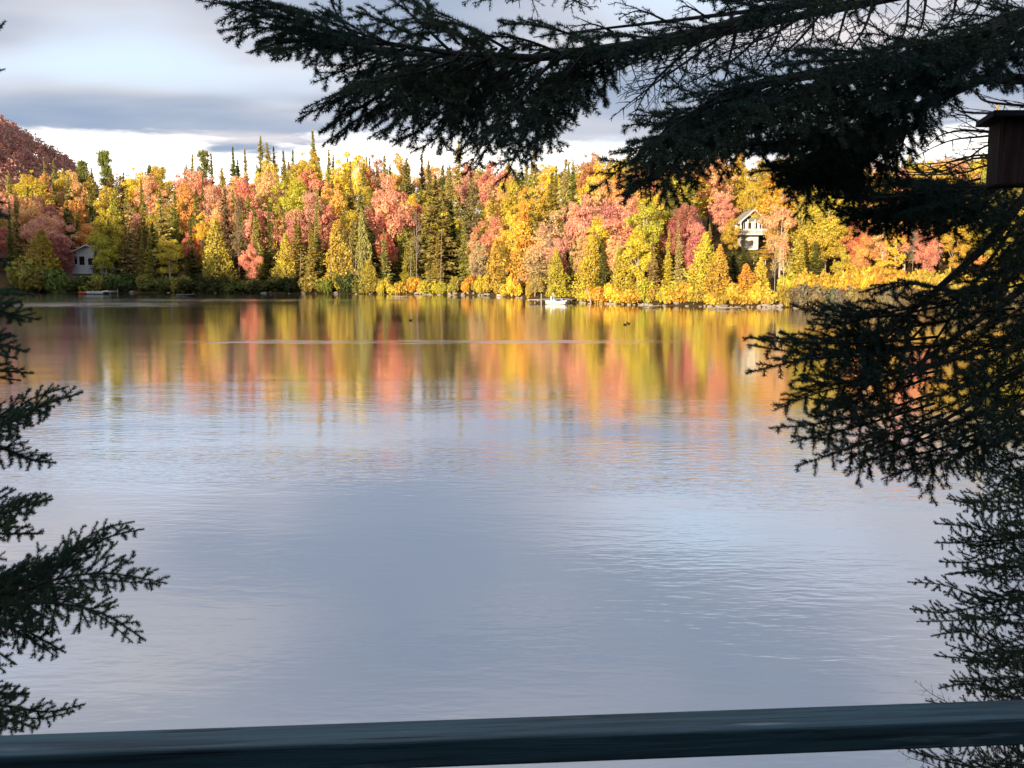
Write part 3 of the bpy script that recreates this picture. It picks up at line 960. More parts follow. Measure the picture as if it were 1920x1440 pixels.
# waterside shrubs, left in shade and right in sun
shr = random.Random(31)
SHRUBS = []
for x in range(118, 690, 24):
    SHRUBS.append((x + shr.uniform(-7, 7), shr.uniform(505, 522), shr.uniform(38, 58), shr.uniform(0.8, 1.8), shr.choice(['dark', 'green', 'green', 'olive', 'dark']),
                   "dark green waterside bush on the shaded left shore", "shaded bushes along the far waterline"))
for x in list(range(668, 800, 22)) + list(range(790, 1000, 20)):
    SHRUBS.append((x + shr.uniform(-7, 7), shr.uniform(510, 530), shr.uniform(24, 40), shr.uniform(0.7, 1.6), shr.choice(['yellow', 'lime', 'cedar', 'lime', 'gold', 'olive']),
                   "yellowish waterside bush on the middle of the far shore", "yellow bushes at the middle shore"))
for x in range(1092, 1490, 20):
    SHRUBS.append((x + shr.uniform(-7, 7), shr.uniform(518, 545), shr.uniform(30, 52), shr.uniform(0.7, 1.9), shr.choice(['yellow', 'lime', 'lime', 'gold', 'amber', 'cedar']),
                   "sunlit yellow-green bush at the water right of the dock", "sunlit bushes along the right shore"))
for x in range(1490, 1960, 24):  # grey-brown of bare twigs, with this shore's shadow painted into the colour
    SHRUBS.append((x + shr.uniform(-7, 7), shr.uniform(524, 540), shr.uniform(46, 66), shr.uniform(0.7, 1.8), shr.choice(['grey', 'grey', 'brown', 'olive']),
                   "grey-brown twiggy bush at the water's edge, right shore", "grey-brown bushes at the right shore"))
    SHRUBS.append((x + shr.uniform(-9, 9), shr.uniform(488, 506), shr.uniform(46, 66), shr.uniform(3.2, 5.0), shr.choice(['lime', 'amber', 'gold', 'cedar']),
                   "amber bush in the second row on the right shore", "amber bushes behind the grey-brown ones"))
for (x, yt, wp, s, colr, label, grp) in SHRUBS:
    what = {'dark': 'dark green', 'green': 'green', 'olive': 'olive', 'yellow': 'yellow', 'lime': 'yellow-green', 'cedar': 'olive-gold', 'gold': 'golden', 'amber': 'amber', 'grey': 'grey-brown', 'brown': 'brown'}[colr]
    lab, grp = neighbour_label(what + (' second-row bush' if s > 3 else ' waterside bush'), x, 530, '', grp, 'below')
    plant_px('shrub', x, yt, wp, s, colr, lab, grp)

# ------------------------------------------------------------------ trees filling the slope behind
SKY = np.array([(-200, 330), (0, 322), (130, 322), (200, 308), (300, 312), (400, 304), (480, 294), (600, 292), (700, 292), (900, 296), (1000, 300), (1100, 300),
                (1200, 292), (1300, 292), (1400, 284), (1600, 290), (1800, 282), (2200, 290)], float)
fr = random.Random(12)
PATCH = {}


def patch_colour(px, s):
    """autumn colours gather in stands: redder left and middle, yellower right"""
    k = (int(px // 70), int(s // 22))
    red = 0.56 if px < 800 else (0.44 if px < 1100 else 0.38)
    if k not in PATCH:
        PATCH[k] = 'warm' if fr.random() < red else 'yellow'
    if PATCH[k] == 'warm':
        return fr.choice(['pink', 'rose', 'orange', 'peach', 'rose', 'peach', 'pink', 'lime'])
    return fr.choice(['yellow', 'gold', 'lime', 'lime', 'peach', 'olive', 'lime', 'yellow'])


COLWORD = {'pink': 'pink', 'rose': 'rose-red', 'orange': 'orange', 'peach': 'peach', 'red': 'red', 'yellow': 'yellow', 'gold': 'golden', 'lime': 'lime', 'sage': 'pale green',
           'olive': 'olive', 'green': 'green', 'spruce': 'dusky green', 'cedar': 'olive-gold', 'dark': 'dark green'}
count = {}
for s, step in ((16, 34), (24, 34), (34, 34), (45, 35), (57, 36), (70, 38), (84, 42)):
    x = -60 + fr.uniform(0, 20)
    while x < 1990:
        px = x + fr.uniform(-9, 9)
        x += step * fr.uniform(0.8, 1.2)
        ss = s + fr.uniform(-5, 5)
        if 100 < px < 240 and ss < 26:
            continue
        if 1290 < px < 1455 and ss < 47:
            continue
        kind = fr.choices(['maple', 'birch', 'spruce', 'fir', 'cedar'], [0.31, 0.14, 0.25, 0.25, 0.05] if px < 1000 else [0.38, 0.2, 0.17, 0.18, 0.07])[0]
        colr = patch_colour(px, s) if kind in ('maple', 'birch') else fr.choice(['sage', 'olive', 'spruce', 'spruce', 'olive', 'green'])
        Y = 160.0
        for _ in range(5):
            Y = float(shore_y((px - 960) / FPX * Y)) + ss
        X = (px - 960) / FPX * Y
        g = ground_z(X, Y)
        h = (fr.uniform(9.5, 15.0) if s < 50 else fr.uniform(14.0, 21.0)) * (1.12 if kind in ('spruce', 'fir') else 1.0)
        sky_y = np.interp(px, SKY[:, 0], SKY[:, 1]) + fr.uniform(-5, 14)
        cap = at(px, sky_y, Y).z - g
        h = min(h, cap)
        if h < 5:
            continue
        wid = h * {'maple': 0.62, 'birch': 0.46, 'spruce': 0.34, 'fir': 0.25, 'cedar': 0.33}[kind] * fr.uniform(0.85, 1.2)
        tier = 'lower' if s < 30 else ('middle' if s < 60 else 'upper')
        part = 'left' if px < 640 else ('central' if px < 1240 else 'right')
        wd = KIND_NAME[kind].replace('_', ' ')
        yt = 495 - (g + h - CAM_H) / Y * FPX
        lab, grp = neighbour_label("%s %s" % (COLWORD[colr], wd.replace(' tree', '')), px, yt, {'lower': '', 'middle': ', mid slope', 'upper': ', high on the slope'}[tier],
                                   "trees on the %s slope of the far shore" % tier, 'behind')
        plant(kind, X, Y, g - 0.05, h, wid, colr, lab, grp)

# slim conifers standing out in front of the coloured crowns
nf = random.Random(77)
for px in np.arange(150, 1300, 27.0):
    px = float(px) + nf.uniform(-10, 10)
    if 118 < px < 190:
        continue
    kind = nf.choice(['fir', 'fir', 'spruce', 'cedar'])
    yt = nf.uniform(385, 470) if px < 1000 else nf.uniform(410, 480)
    colr = nf.choice(['sage', 'olive', 'spruce', 'olive', 'green'] if px < 900 else ['sage', 'olive', 'cedar', 'lime'])
    lab, grp = neighbour_label("slim %s %s" % (COLWORD[colr], KIND_NAME[kind].replace('_tree', '')), px, yt, '', "slim conifers near the far waterline", 'standing before')
    plant_px(kind, px, yt, nf.uniform(22, 34), nf.uniform(3.0, 13.0), colr, lab, grp)

# ------------------------------------------------------------------ the red hill's wood, far behind: one mass
def merged_wood(name, spots, n_leaf, size, mat, colour, label, cone=0.0):
    rng = np.random.default_rng(5)
    Ps, Us, Ws = [], [], []
    for (x, y, z, h, r) in spots:
        m = n_leaf
        d = rand_dirs(rng, m)
        d[:, 2] = np.abs(d[:, 2]) * 1.0 - 0.25
        rr = rng.uniform(0.75, 1.1, m)[:, None]
        P = np.array([x, y, z + h * 0.55]) + d * rr * np.array([r, r, h * 0.5])
        if cone:
            t = rng.random(m)
            a = rng.uniform(0, 6.28, m)
            P = np.stack([x + r * (1 - t) * np.cos(a), y + r * (1 - t) * np.sin(a), z + h * t], 1)
        U, W = leaf_frame(rng, d, size, 0.75)
        Ps.append(P); Us.append(U); Ws.append(W)
    me = poly_mesh(name, quads_at(np.concatenate(Ps), np.concatenate(Us), np.concatenate(Ws)), 4)
    me.materials.append(mat)
    o = bpy.data.objects.new(name, me)
    o.color = c4(colour)
    link(o)
    tag(o, label, 'forest', kind='stuff')
    return o


hr = random.Random(3)
spots = []
for _ in range(3600):
    x, y = hr.uniform(-480, -170), hr.uniform(400, 640)
    if x < -0.57 * y or x > -0.42 * y:
        continue
    g = ground_z(x, y)
    spots.append((x, y, g, hr.uniform(7, 16), hr.uniform(2.2, 5.2)))
third = len(spots) // 3
merged_wood("hill_forest", spots[:third], 110, 0.6, M_LEAF, (0.60, 0.26, 0.21), "red-brown wood covering the hill at the far left")
merged_wood("hill_forest", spots[third:2 * third], 110, 0.6, M_LEAF, (0.50, 0.29, 0.22), "brownish trees among the red-brown wood on the far left hill")
merged_wood("hill_forest", spots[2 * third:], 110, 0.6, M_LEAF, (0.62, 0.26, 0.23), "dull red trees among the red-brown wood on the far left hill")

# the wooded ridge behind the deck (throws the evening shade on the near bank and the low left shore)
spots = []
for _ in range(800):
    x, y = hr.uniform(-230, 60), hr.uniform(-75, -9)
    g = ground_z(x, y)
    if abs(x) < 6 and y > -12:
        continue
    spots.append((x, y, g - 0.3, hr.uniform(9.5, 13.0), hr.uniform(2.2, 3.4)))
merged_wood("ridge_forest", spots, 130, 0.8, M_CONIFER, (0.06, 0.08, 0.03), "dark wood on the ridge behind the deck", cone=1.0)


# ------------------------------------------------------------------ the pale grey lake house at the left
def house_left():
    Y = 184.0
    base = at(134, 513, Y)
    corner = at(137, 476, Y)
    wdt, dep = 7.2, 7.0
    r = empty("lake_house", (base.x, Y, base.z), -0.10)
    hw = corner.z - base.z
    m = MB(); m.box((0, 0, 0), (wdt, dep, hw)); m.box((0.1, 0.1, -2.5), (wdt - 0.1, dep - 0.1, 0.0))
    # gable end above the front wall
    rise = 1.55
    m.add([(0, 0, hw), (wdt, 0, hw), (wdt / 2, 0, hw + rise), (0, 0.2, hw), (wdt, 0.2, hw), (wdt / 2, 0.2, hw + rise)],
          [(0, 1, 2), (5, 4, 3), (0, 2, 5, 3), (1, 4, 5, 2), (0, 3, 4, 1)])
    wall = m.build("wall", M_SIDING, r)
    lap = bpy.data.meshes.new("siding_board")
    b = MB(); b.box((0, -0.03, 0), (wdt, 0.0, 0.16))
    bm_ = b.mesh("siding_board"); bm_.materials.append(M_SIDING)
    for k in range(int(hw / 0.2)):
        o = bpy.data.objects.new("siding_board", bm_); o.location = (0, 0, k * 0.2 + 0.02); link(o, wall)
    roof = MB()
    ov, th = 0.9, 0.16
    for sgn in (-1, 1):
        e = Vector((wdt / 2 + sgn * (wdt / 2 + ov), 0, hw - rise * ov / (wdt / 2)))
        t = Vector((wdt / 2, 0, hw + rise))
        vs = []
        for y in (-0.9, dep + 0.5):
            for p in (e, t):
                vs.append((p.x, y, p.z + 0.02)); vs.append((p.x, y, p.z + th))
        roof.add(vs, [(0, 2, 3, 1), (4, 5, 7, 6), (1, 3, 7, 5), (0, 4, 6, 2), (0, 1, 5, 4), (2, 6, 7, 3)])
    ro = roof.build("roof", M_ROOF, r)
    f = MB()
    for sgn in (-1, 1):
        e = Vector((wdt / 2 + sgn * (wdt / 2 + ov), -0.93, hw - rise * ov / (wdt / 2) + 0.05))
        t = Vector((wdt / 2, -0.93, hw + rise + 0.05))
        f.tube([e, t], 0.09, 4)
    f.build("fascia", M_WHITE, ro)
    ch = MB(); ch.box((2.9, 4.6, hw + 0.6), (3.4, 5.1, hw + 2.4)); ch.build("chimney", M_ROOF, ro)
    for (x0, x1, z0, z1) in ((0.75, 1.3, hw - 1.9, hw - 0.45), (1.7, 2.75, hw - 2.05, hw - 0.45), (3.4, 4.4, hw - 2.05, hw - 0.8), (4.6, 5.6, hw - 2.05, hw - 0.8), (6.0, 6.8, hw - 2.0, hw - 0.8)):
        q = MB(); q.box((x0, -0.06, z0), (x1, 0.02, z1)); wi = q.build("window", M_GLASS, r)
        fr_ = MB()
        for a0, a1, b0, b1 in ((x0 - .09, x0, z0 - .09, z1 + .09), (x1, x1 + .09, z0 - .09, z1 + .09), (x0, x1, z1, z1 + .09), (x0, x1, z0 - .09, z0)):
            fr_.box((a0, -0.1, b0), (a1, -0.035, b1))
        fr_.build("window_frame", M_WHITE, wi)
    d = MB(); d.box((-0.05, -1.6, -0.1), (wdt, 0.0, 0.02))
    d.box((-0.05, -1.6, -2.4), (0.1, -1.45, -0.1)); d.box((wdt - 0.15, -1.6, -2.4), (wdt, -1.45, -0.1)); d.box((4, -1.6, -2.4), (4.15, -1.45, -0.1))
    d.build("porch_deck", M_WOOD, r)
    tag(r, "pale blue-grey lake house with a low gable roof among shaded trees", "house")


house_left()


def cottage():
    Y = 152.0
    k = Y / FPX                                     # metres per photo pixel at that distance
    base = at(1412, 439, Y)
    r = empty("cottage", (base.x, Y, base.z), 0.0)
    W2 = 23 * k
    hw = 23 * k
    wall = MB()
    wall.box((-W2, 0.6, 0), (W2, 6.0, hw)); wall.box((-13 * k, 0.7, -3.2), (12 * k, 5.6, 0))
    wall.build("wall", M_WHITE, r)
    g = MB()
    rise = 20 * k
    g.add([(-W2, 0.62, hw), (W2, 0.62, hw), (0, 0.62, hw + rise), (-W2, 0.8, hw), (W2, 0.8, hw), (0, 0.8, hw + rise)], [(0, 1, 2), (5, 4, 3), (0, 2, 5, 3), (1, 4, 5, 2)])
    g.build("gable", M_GABLE_SHADE, r)  # dark colour paints the roof overhang's shadow onto the gable
    fl = MB(); fl.box((-W2 - 0.45, -0.9, -0.14), (W2 + 0.55, 0.6, 0.0)); fl.build("porch_floor", M_WHITE, r)
    roof = MB()
    ov = 0.55
    for sgn in (-1, 1):
        e = Vector((sgn * (W2 + ov), 0, hw - rise * ov / W2 + 0.05)); t = Vector((0, 0, hw + rise + 0.05))
        vs = []
        for y in (-0.7, 6.4):
            for p in (e, t):
                vs.append((p.x, y, p.z)); vs.append((p.x, y, p.z + 0.14))
        roof.add(vs, [(0, 2, 3, 1), (4, 5, 7, 6), (1, 3, 7, 5), (0, 4, 6, 2), (0, 1, 5, 4), (2, 6, 7, 3)])
    ro = roof.build("roof", M_ROOF2, r)
    f = MB()
    for sgn in (-1, 1):
        f.tube([(sgn * (W2 + ov), -0.74, hw - rise * ov / W2 + 0.12), (0, -0.74, hw + rise + 0.12)], 0.10, 4)
    f.build("fascia", M_WHITE, ro)
    for sgn in (-1, 1):                             # low side wings
        wg = MB()
        x0, x1 = sgn * (W2 + 0.05), sgn * (W2 + 9 * k)
        wg.add([(x0, 1.2, hw + 2 * k), (x1, 1.2, hw - 6 * k), (x1, 5, hw - 6 * k), (x0, 5, hw + 2 * k), (x0, 1.2, hw + 3.4 * k), (x1, 1.2, hw - 4.6 * k), (x1, 5, hw - 4.6 * k), (x0, 5, hw + 3.4 * k)],
               [(0, 1, 2, 3), (4, 5, 6, 7), (0, 1, 5, 4), (1, 2, 6, 5), (2, 3, 7, 6), (3, 0, 4, 7)])
        wg.build("wing_roof", M_ROOF2, r)
        ww = MB(); ww.box((min(x0, x1 * 0.97), 1.5, 0), (max(x0, x1 * 0.97), 4.8, hw - 6 * k)); ww.build("wing_wall", M_WHITE, r)
    for i in range(4):
        x0 = -W2 + 2 * k + i * 11.0 * k
        q = MB(); q.box((x0 + 1.2 * k, 0.5, 10 * k), (x0 + 7.2 * k, 0.64, 21 * k)); wi = q.build("window", M_GLASS, r)
        cr = MB(); cr.box((x0 + 4.0 * k, 0.46, 10 * k), (x0 + 4.5 * k, 0.498, 21 * k)); cr.build("mullion", M_WHITE, wi)
    for i in range(5):
        x0 = -W2 - 0.2 + i * (2 * W2 + 0.5) / 4
        q = MB(); q.tube([(x0, -0.8, 0), (x0, -0.8, hw + (0.1 if i in (0, 4) else 0.3))], 0.08, 6); q.build("porch_post", M_WHITE, r)
    rl = MB(); rl.box((-W2 - 0.3, -0.86, 8.0 * k), (W2 + 0.4, -0.76, 9.4 * k)); rl.build("porch_rail", M_WHITE, r)
    for i in range(26):
        x0 = -W2 - 0.2 + i * (2 * W2 + 0.5) / 25
        q = MB(); q.box((x0 - 0.03, -0.83, 0), (x0 + 0.03, -0.78, 8.0 * k)); q.build("baluster", M_WHITE, r)
    tag(r, "white cottage with a gabled porch on the sunny wooded slope", "cottage")


cottage()


# ------------------------------------------------------------------ docks and boats
def dock(name, a, b, width, z, label, posts, mat=M_WOOD, post_h=0.5):
    a, b = Vector(a), Vector(b)
    d = (b - a).normalized(); n = Vector((-d.y, d.x, 0))
    r = empty(name, (a.x, a.y, 0))
    L = (b - a).length
    pm = MB(); pm.box((-0.07, -width / 2, -0.03), (0.07, width / 2, 0.03)); pme = pm.mesh("plank"); pme.materials.append(mat)
    ang = math.atan2(d.y, d.x)
    for i in range(int(L / 0.155)):
        o = bpy.data.objects.new("plank", pme); p = d * (0.08 + i * 0.155)
        o.location = (p.x, p.y, z); o.rotation_euler = (0, 0, ang); link(o, r)
    fr_ = MB()
    for sg in (-1, 1):
        q = n * sg * (width / 2 - 0.06)
        fr_.tube([q + Vector((0, 0, z - 0.11)), q + d * L + Vector((0, 0, z - 0.11))], 0.07, 4)
    fr_.build("beam", mat, r)
    for u, sg in posts:
        q = n * sg * (width / 2 + 0.08) + d * L * u
        m = MB(); m.tube([q + Vector((0, 0, -2.5)), q + Vector((0, 0, z + post_h))], 0.06, 6); m.build("post", M_WHITE if mat is M_WHITE else M_PALE, r)
    tag(r, label, "dock")
    return r


M_DOCK = rough_mat("pale_planks", (0.62, 0.58, 0.52), (0.45, 0.42, 0.38), 5.0, (0.3, 3, 1))
p0, p1 = on_level(999, 568.5, 0), on_level(1062, 565, 0)
dock("dock", (p0.x, p0.y, 0), (p1.x, p1.y, 0), 1.6, 0.42, "pale floating dock with white posts on the far shore", [(0.08, -1), (0.45, -1), (0.75, 1), (0.98, 1)], M_DOCK, 0.8)
p0, p1 = on_level(1066, 567.5, 0), on_level(1096, 563.5, 0)
dock("gangway", (p0.x, p0.y, 0), (p1.x, p1.y, 0), 0.9, 0.36, "brown plank gangway between the pale dock and the bank", [(0.3, -1), (0.95, 1)], M_WOOD, 0.7)
p0, p1 = on_level(196, 551.5, 0), on_level(214, 549.5, 0)
dock("dock", (p0.x, p0.y, 0), (p1.x, p1.y, 0), 1.3, 0.36, "small dark dock in the shade below the pale grey house", [(0.1, -1), (0.9, -1)], M_WOOD, 0.3)


def hull(L, wid, hgt, n=9, rocker=0.12):
    """open or decked hull as one lofted surface, bow and stern drawn in"""
    m = MB()
    vs, fs = [], []
    for i in range(n):
        u = i / (n - 1)
        b = math.sin(math.pi * (0.06 + 0.88 * u)) ** 0.6
        x = (u - 0.5) * L
        k = rocker * (2 * u - 1) ** 2
        prof = [(-1.0, hgt), (-0.9, hgt * 0.45), (-0.45, 0.05), (0, 0.0), (0.45, 0.05), (0.9, hgt * 0.45), (1.0, hgt), (0.5, hgt * 0.92), (0, hgt * 0.88), (-0.5, hgt * 0.92)]
        vs += [(x, y * wid / 2 * b, z + k) for y, z in prof]
    P = 10
    for i in range(n - 1):
        for j in range(P):
            j2 = (j + 1) % P
            fs.append((i * P + j, (i + 1) * P + j, (i + 1) * P + j2, i * P + j2))
    fs.append(tuple(range(P))); fs.append(tuple((n - 1) * P + j for j in range(P - 1, -1, -1)))
    m.add(vs, fs)
    return m


def pedal_boat():
    p = on_level(1043, 570.5, 0)
    r = empty("pedal_boat", (p.x, p.y, -0.06), -0.25)
    for sg in (-1, 1):
        m = hull(2.5, 0.5, 0.45)
        m.v = [(x, y + sg * 0.5, z) for x, y, z in m.v]
        m.build("float", M_WHITE, r, smooth=False)
    m = MB(); m.box((-0.9, -0.7, 0.42), (0.9, 0.7, 0.5)); m.build("deck", M_BLUE, r)
    for sg in (-1, 1):
        s_ = MB(); s_.box((-0.5, sg * 0.35 - 0.25, 0.5), (0.0, sg * 0.35 + 0.25, 0.62)); s_.box((-0.62, sg * 0.35 - 0.25, 0.5), (-0.48, sg * 0.35 + 0.25, 1.05)); s_.build("seat", M_WHITE, r)
    b = MB(); b.box((0.62, -0.5, 0.5), (0.95, 0.5, 0.78)); b.build("bow_cover", M_BLUE, r)
    tag(r, "white and blue pedal boat moored at the pale dock", "boat")


pedal_boat()


def small_boat(px, py, L, wid, hgt, rz, mat, name, label, deckmat):
    p = on_level(px, py, 0)
    r = empty(name, (p.x, p.y, -0.05), rz)
    hull(L, wid, hgt).build("hull", mat, r, smooth=False)
    m = MB(); m.box((-L * 0.12, -wid * 0.3, hgt * 0.86), (L * 0.12, wid * 0.3, hgt * 1.02)); m.build("thwart", deckmat, r)
    m = MB(); m.tube([(-L * 0.36, 0, hgt * 0.95), (-L * 0.2, 0, hgt * 1.1), (0, 0, hgt * 1.12)], 0.035, 5); m.build("gunwale_bar", deckmat, r)
    tag(r, label, "boat")


small_boat(166, 551.5, 3.2, 0.75, 0.38, 0.15, M_ORANGE, "kayak", "orange and white kayak drawn up on the shaded left shore", M_WHITE)
small_boat(178, 552.0, 2.6, 1.0, 0.45, 0.0, M_WHITE, "rowing_boat", "small white rowing boat beside the orange kayak", M_WOOD)
small_boat(188, 551.3, 2.8, 1.1, 0.5, 0.9, M_WHITE, "rowing_boat", "white rowing boat tied to the small dark dock", M_WOOD)
small_boat(944, 556.2, 2.0, 0.8, 0.3, 0.25, M_WHITE, "rowing_boat", "pale upturned-looking rowing boat on the shore left of the dock", M_WOOD)


def duck(px, py, rz, label):
    p = on_level(px, py, 0)
    r = empty("duck", (p.x, p.y, -0.02), rz)
    r.scale = (0.6, 0.6, 0.6)
    vs = [(-0.30, 0, 0.13), (-0.22, 0, 0.12), (-0.1, 0, 0.10), (0.06, 0, 0.10), (0.15, 0, 0.13), (0.19, 0, 0.22), (0.20, 0, 0.30), (0.25, 0, 0.32), (0.33, 0, 0.30)]
    rad = [0.015, 0.06, 0.11, 0.12, 0.08, 0.045, 0.055, 0.05, 0.012]
    m = MB(); m.tube(vs, rad, 10); m.build("body", M_DUCK, r, smooth=True)
    for sg in (-1, 1):
        q = MB(); q.tube([(-0.26, sg * 0.05, 0.17), (-0.08, sg * 0.105, 0.15), (0.08, sg * 0.1, 0.14)], [0.01, 0.035, 0.02], 6); q.build("wing", M_DUCK2, r, smooth=True)
    tag(r, label, "duck")


duck(1172, 609, 0.4, "dark duck swimming on the golden reflections right of the dock")
duck(1178, 607, 2.6, "second duck close behind the one on the golden reflections")
duck(770, 601, 0.2, "tiny dark duck on the calm water below the bare dead trunk")

# ------------------------------------------------------------------ stones and driftwood along the waterline
ico = []
for sd in range(4):
    rg = random.Random(sd)
    import bmesh
    bm = bmesh.new(); bmesh.ops.create_icosphere(bm, subdivisions=2, radius=1.0)
    for v in bm.verts:
        f_ = 1 + 0.28 * math.sin(3.1 * v.co.x + sd) * math.cos(2.7 * v.co.y + 2 * sd) + rg.uniform(-0.1, 0.1)
        v.co = v.co * f_
    me = bpy.data.meshes.new("rock"); bm.to_mesh(me); bm.free(); me.materials.append(M_ROCK)
    ico.append(me)
rk = random.Random(44)
for i in range(150):
    px = rk.choice([rk.uniform(780, 1000), rk.uniform(1090, 1520), rk.uniform(1090, 1520), rk.uniform(240, 760), rk.uniform(1520, 1700)])
    X = (px - 960) / FPX * 150
    for _ in range(4):
        Yr = float(shore_y(X)) + rk.uniform(-0.9, 0.5)
        X = (px - 960) / FPX * Yr
    o = bpy.data.objects.new("rock", rk.choice(ico))
    sc_ = rk.uniform(0.10, 0.30)
    o.scale = (sc_ * rk.uniform(1, 1.7), sc_ * rk.uniform(0.8, 1.2), sc_ * rk.uniform(0.6, 0.9))
    o.rotation_euler = (rk.uniform(-.3, .3), rk.uniform(-.3, .3), rk.uniform(0, 6))
    o.location = (X, Yr, max(ground_z(X, Yr), -0.05) + sc_ * 0.15)
    link(o)
    zone = "on the shaded left waterline" if px < 770 else ("left of the pale dock" if px < 1050 else ("on the sunny shore right of the pale dock" if px < 1520 else "under the grey-brown bushes"))
    tag(o, "small pale stone " + zone, "rock", "stones " + zone)


def log(pts_px, r0, label, mat=M_GREY):
    pts = [on_level(x, y, z) if Y is None else at(x, y, Y) for (x, y, z, Y) in pts_px]
    m = MB()
    n = len(pts)
    m.tube(pts, [r0 * (1 - 0.6 * i / (n - 1)) for i in range(n)], 7)
    for i in range(1, n):
        a = pts[i - 1].lerp(pts[i], 0.6)
        m.tube([a, a + Vector((0.4 - 0.3 * (i % 2), 0.2, 0.55))], [r0 * 0.35, r0 * 0.1], 4)
    tag(m.build("driftwood_log", mat, smooth=True), label, "log")


log([(330, 553, 0.1, None), (350, 552.5, 0.15, None), (366, 551.5, 0.5, None)], 0.09, "bleached log slanting into the water on the shaded left shore")
log([(735, 556, 0.12, None), (752, 556, 0.15, None), (768, 555.5, 0.2, None)], 0.1, "pale log lying at the water below the great coral maple")
log([(1330, 577.5, 0.12, None), (1365, 577, 0.18, None), (1400, 576.5, 0.2, None)], 0.09, "long pale log on the sunny shore below the cottage")
log([(1205, 574.5, 0.12, None), (1222, 574, 0.2, None), (1240, 573, 0.3, None)], 0.08, "short pale log on the shore right of the leaning birch")


def leaning_trunk(x0, y0, x1, y1, s, r0, label, name="leaning_trunk", mat=M_PALE):
    Y = 150.0
    for _ in range(5):
        Y = float(shore_y(at(x0, y0, Y).x)) + s
    a, b = at(x0, y0, Y), at(x1, y1, Y + 0.6)
    a.z = min(a.z, ground_z(a.x, a.y) - 0.2)
    m = MB(); mid = a.lerp(b, 0.55) + Vector((0.05, 0, 0.04))
    m.tube([a, mid, b], [r0, r0 * 0.8, r0 * 0.4], 7)
    for u, dx in ((0.6, 0.5), (0.75, -0.5), (0.9, 0.4)):
        q = a.lerp(b, u); m.tube([q, q + Vector((dx, 0.1, 0.6))], [r0 * 0.35, r0 * 0.1], 4)
    tag(m.build(name, mat, smooth=True), label, "tree")


leaning_trunk(1109, 566, 1100, 540, 0.4, 0.11, "leaning white birch trunk at the water right of the dock")
for i, (x0, x1, yt, lab) in enumerate(((622, 618, 480, "left bare stem"), (634, 640, 482, "right bare stem"))):
    leaning_trunk(x0 + 4 * i, 550, x1, yt, 1.2, 0.09, lab + " under the bright gold cedar at the waterline", "bare_tree", M_GREY)
for x, yt, lab in ((561, 470, "thin pale trunk standing below the fir pair"), (577, 505, "short thin trunk right of the one below the fir pair"), (664, 470, "thin pale trunk left of the small golden cedar"),
                   (677, 478, "leaning broken trunk beside the small golden cedar"), (768, 470, "thin grey trunk in the dark gap by the bare dead trunk"), (825, 430, "thin pale trunk before the broadest spruce"),
                   (882, 450, "thin pale trunk before the tan twiggy tree")):
    leaning_trunk(x, 549, x + 3, yt, 1.6, 0.065, lab, "dead_tree", M_GREY)


# ================================================================== the near side: deck, conifers, bird box
def teal_wood():
    m, t, o = new_mat("teal_stained_wood")
    tc = t.node('ShaderNodeTexCoord').outputs['Object']
    g = t.noise(t.mapping(tc, (1.6, 42, 42)), 1.2, 6.0, 0.65, 0.6)
    g2 = t.noise(t.mapping(tc, (0.6, 9, 9), loc=(3, 1, 0)), 1.5, 4.0, 0.6, 0.8)
    wear = t.noise(t.mapping(tc, (2.2, 30, 30), loc=(1, 7, 2)), 1.0, 5.0, 0.6)
    kn = t.node('ShaderNodeTexVoronoi', feature='F1', inp={'Vector': t.mapping(tc, (1.9, 9, 0.0), loc=(0.62, 0.3, 0)), 'Scale': 1.0, 'Randomness': 1.0})
    knot = t.ramp(kn.outputs['Distance'], 0.20, 0.05)
    c = t.mix(t.ramp(g, 0.35, 0.7), c4((0.044, 0.098, 0.125)), c4((0.012, 0.030, 0.041)))
    c = t.mix(t.ramp(g2, 0.55, 0.75, 0, 0.6), c, c4((0.05, 0.105, 0.13)))
    c = t.mix(t.ramp(wear, 0.60, 0.72, 0, 0.7), c, c4((0.24, 0.30, 0.31)))
    c = t.mix(t.math('MULTIPLY', knot, 0.8), c, c4((0.02, 0.03, 0.035)))
    crack = t.noise(t.mapping(tc, (3.0, 110, 110), loc=(5, 2, 1)), 1.0, 3.0, 0.5, 0.3)
    c = t.mix(t.ramp(crack, 0.62, 0.70, 0, 0.85), c, c4((0.006, 0.010, 0.013)))
    p = t.node('ShaderNodeBsdfPrincipled', inp={'Base Color': c, 'Roughness': 0.62, 'Specular IOR Level': 0.3})
    b = t.node('ShaderNodeBump', inp={'Strength': 0.8, 'Distance': 0.004, 'Height': g})
    t.l.new(b.outputs[0], p.inputs['Normal'])
    t.l.new(p.outputs[0], o.inputs[0])
    return m


M_TEAL = teal_wood()
RAIL_Z = CAM_H - 0.735
A = on_level(0, 1377, RAIL_Z)
B = on_level(1920, 1310, RAIL_Z)
ru = (B - A).normalized()
rn = Vector((ru.y, -ru.x, 0))                     # towards the camera
RW, RT = 0.072, 0.046
ra, rb = A - ru * 0.75, B + ru * 0.75
rail = empty("deck_railing", ((ra + rb) / 2))
rail.rotation_euler = (0, 0, math.atan2(ru.y, ru.x))
half = (rb - ra).length / 2
m = MB(); m.box((-half, -RW, -RT), (half, 0, 0)); m.build("top_rail", M_TEAL, rail, bevel=0.004)
DECK_Z = CAM_H - 1.62
for sx in (-half + 0.12, half - 0.12):
    m = MB(); m.box((sx - 0.045, -RW + 0.004, DECK_Z - RAIL_Z), (sx + 0.045, -0.004, -RT)); m.build("post", M_TEAL, rail, bevel=0.003)
m = MB(); m.box((-half + 0.165, -0.075, DECK_Z - RAIL_Z + 0.08), (half - 0.165, -0.03, DECK_Z - RAIL_Z + 0.17)); m.build("bottom_rail", M_TEAL, rail)
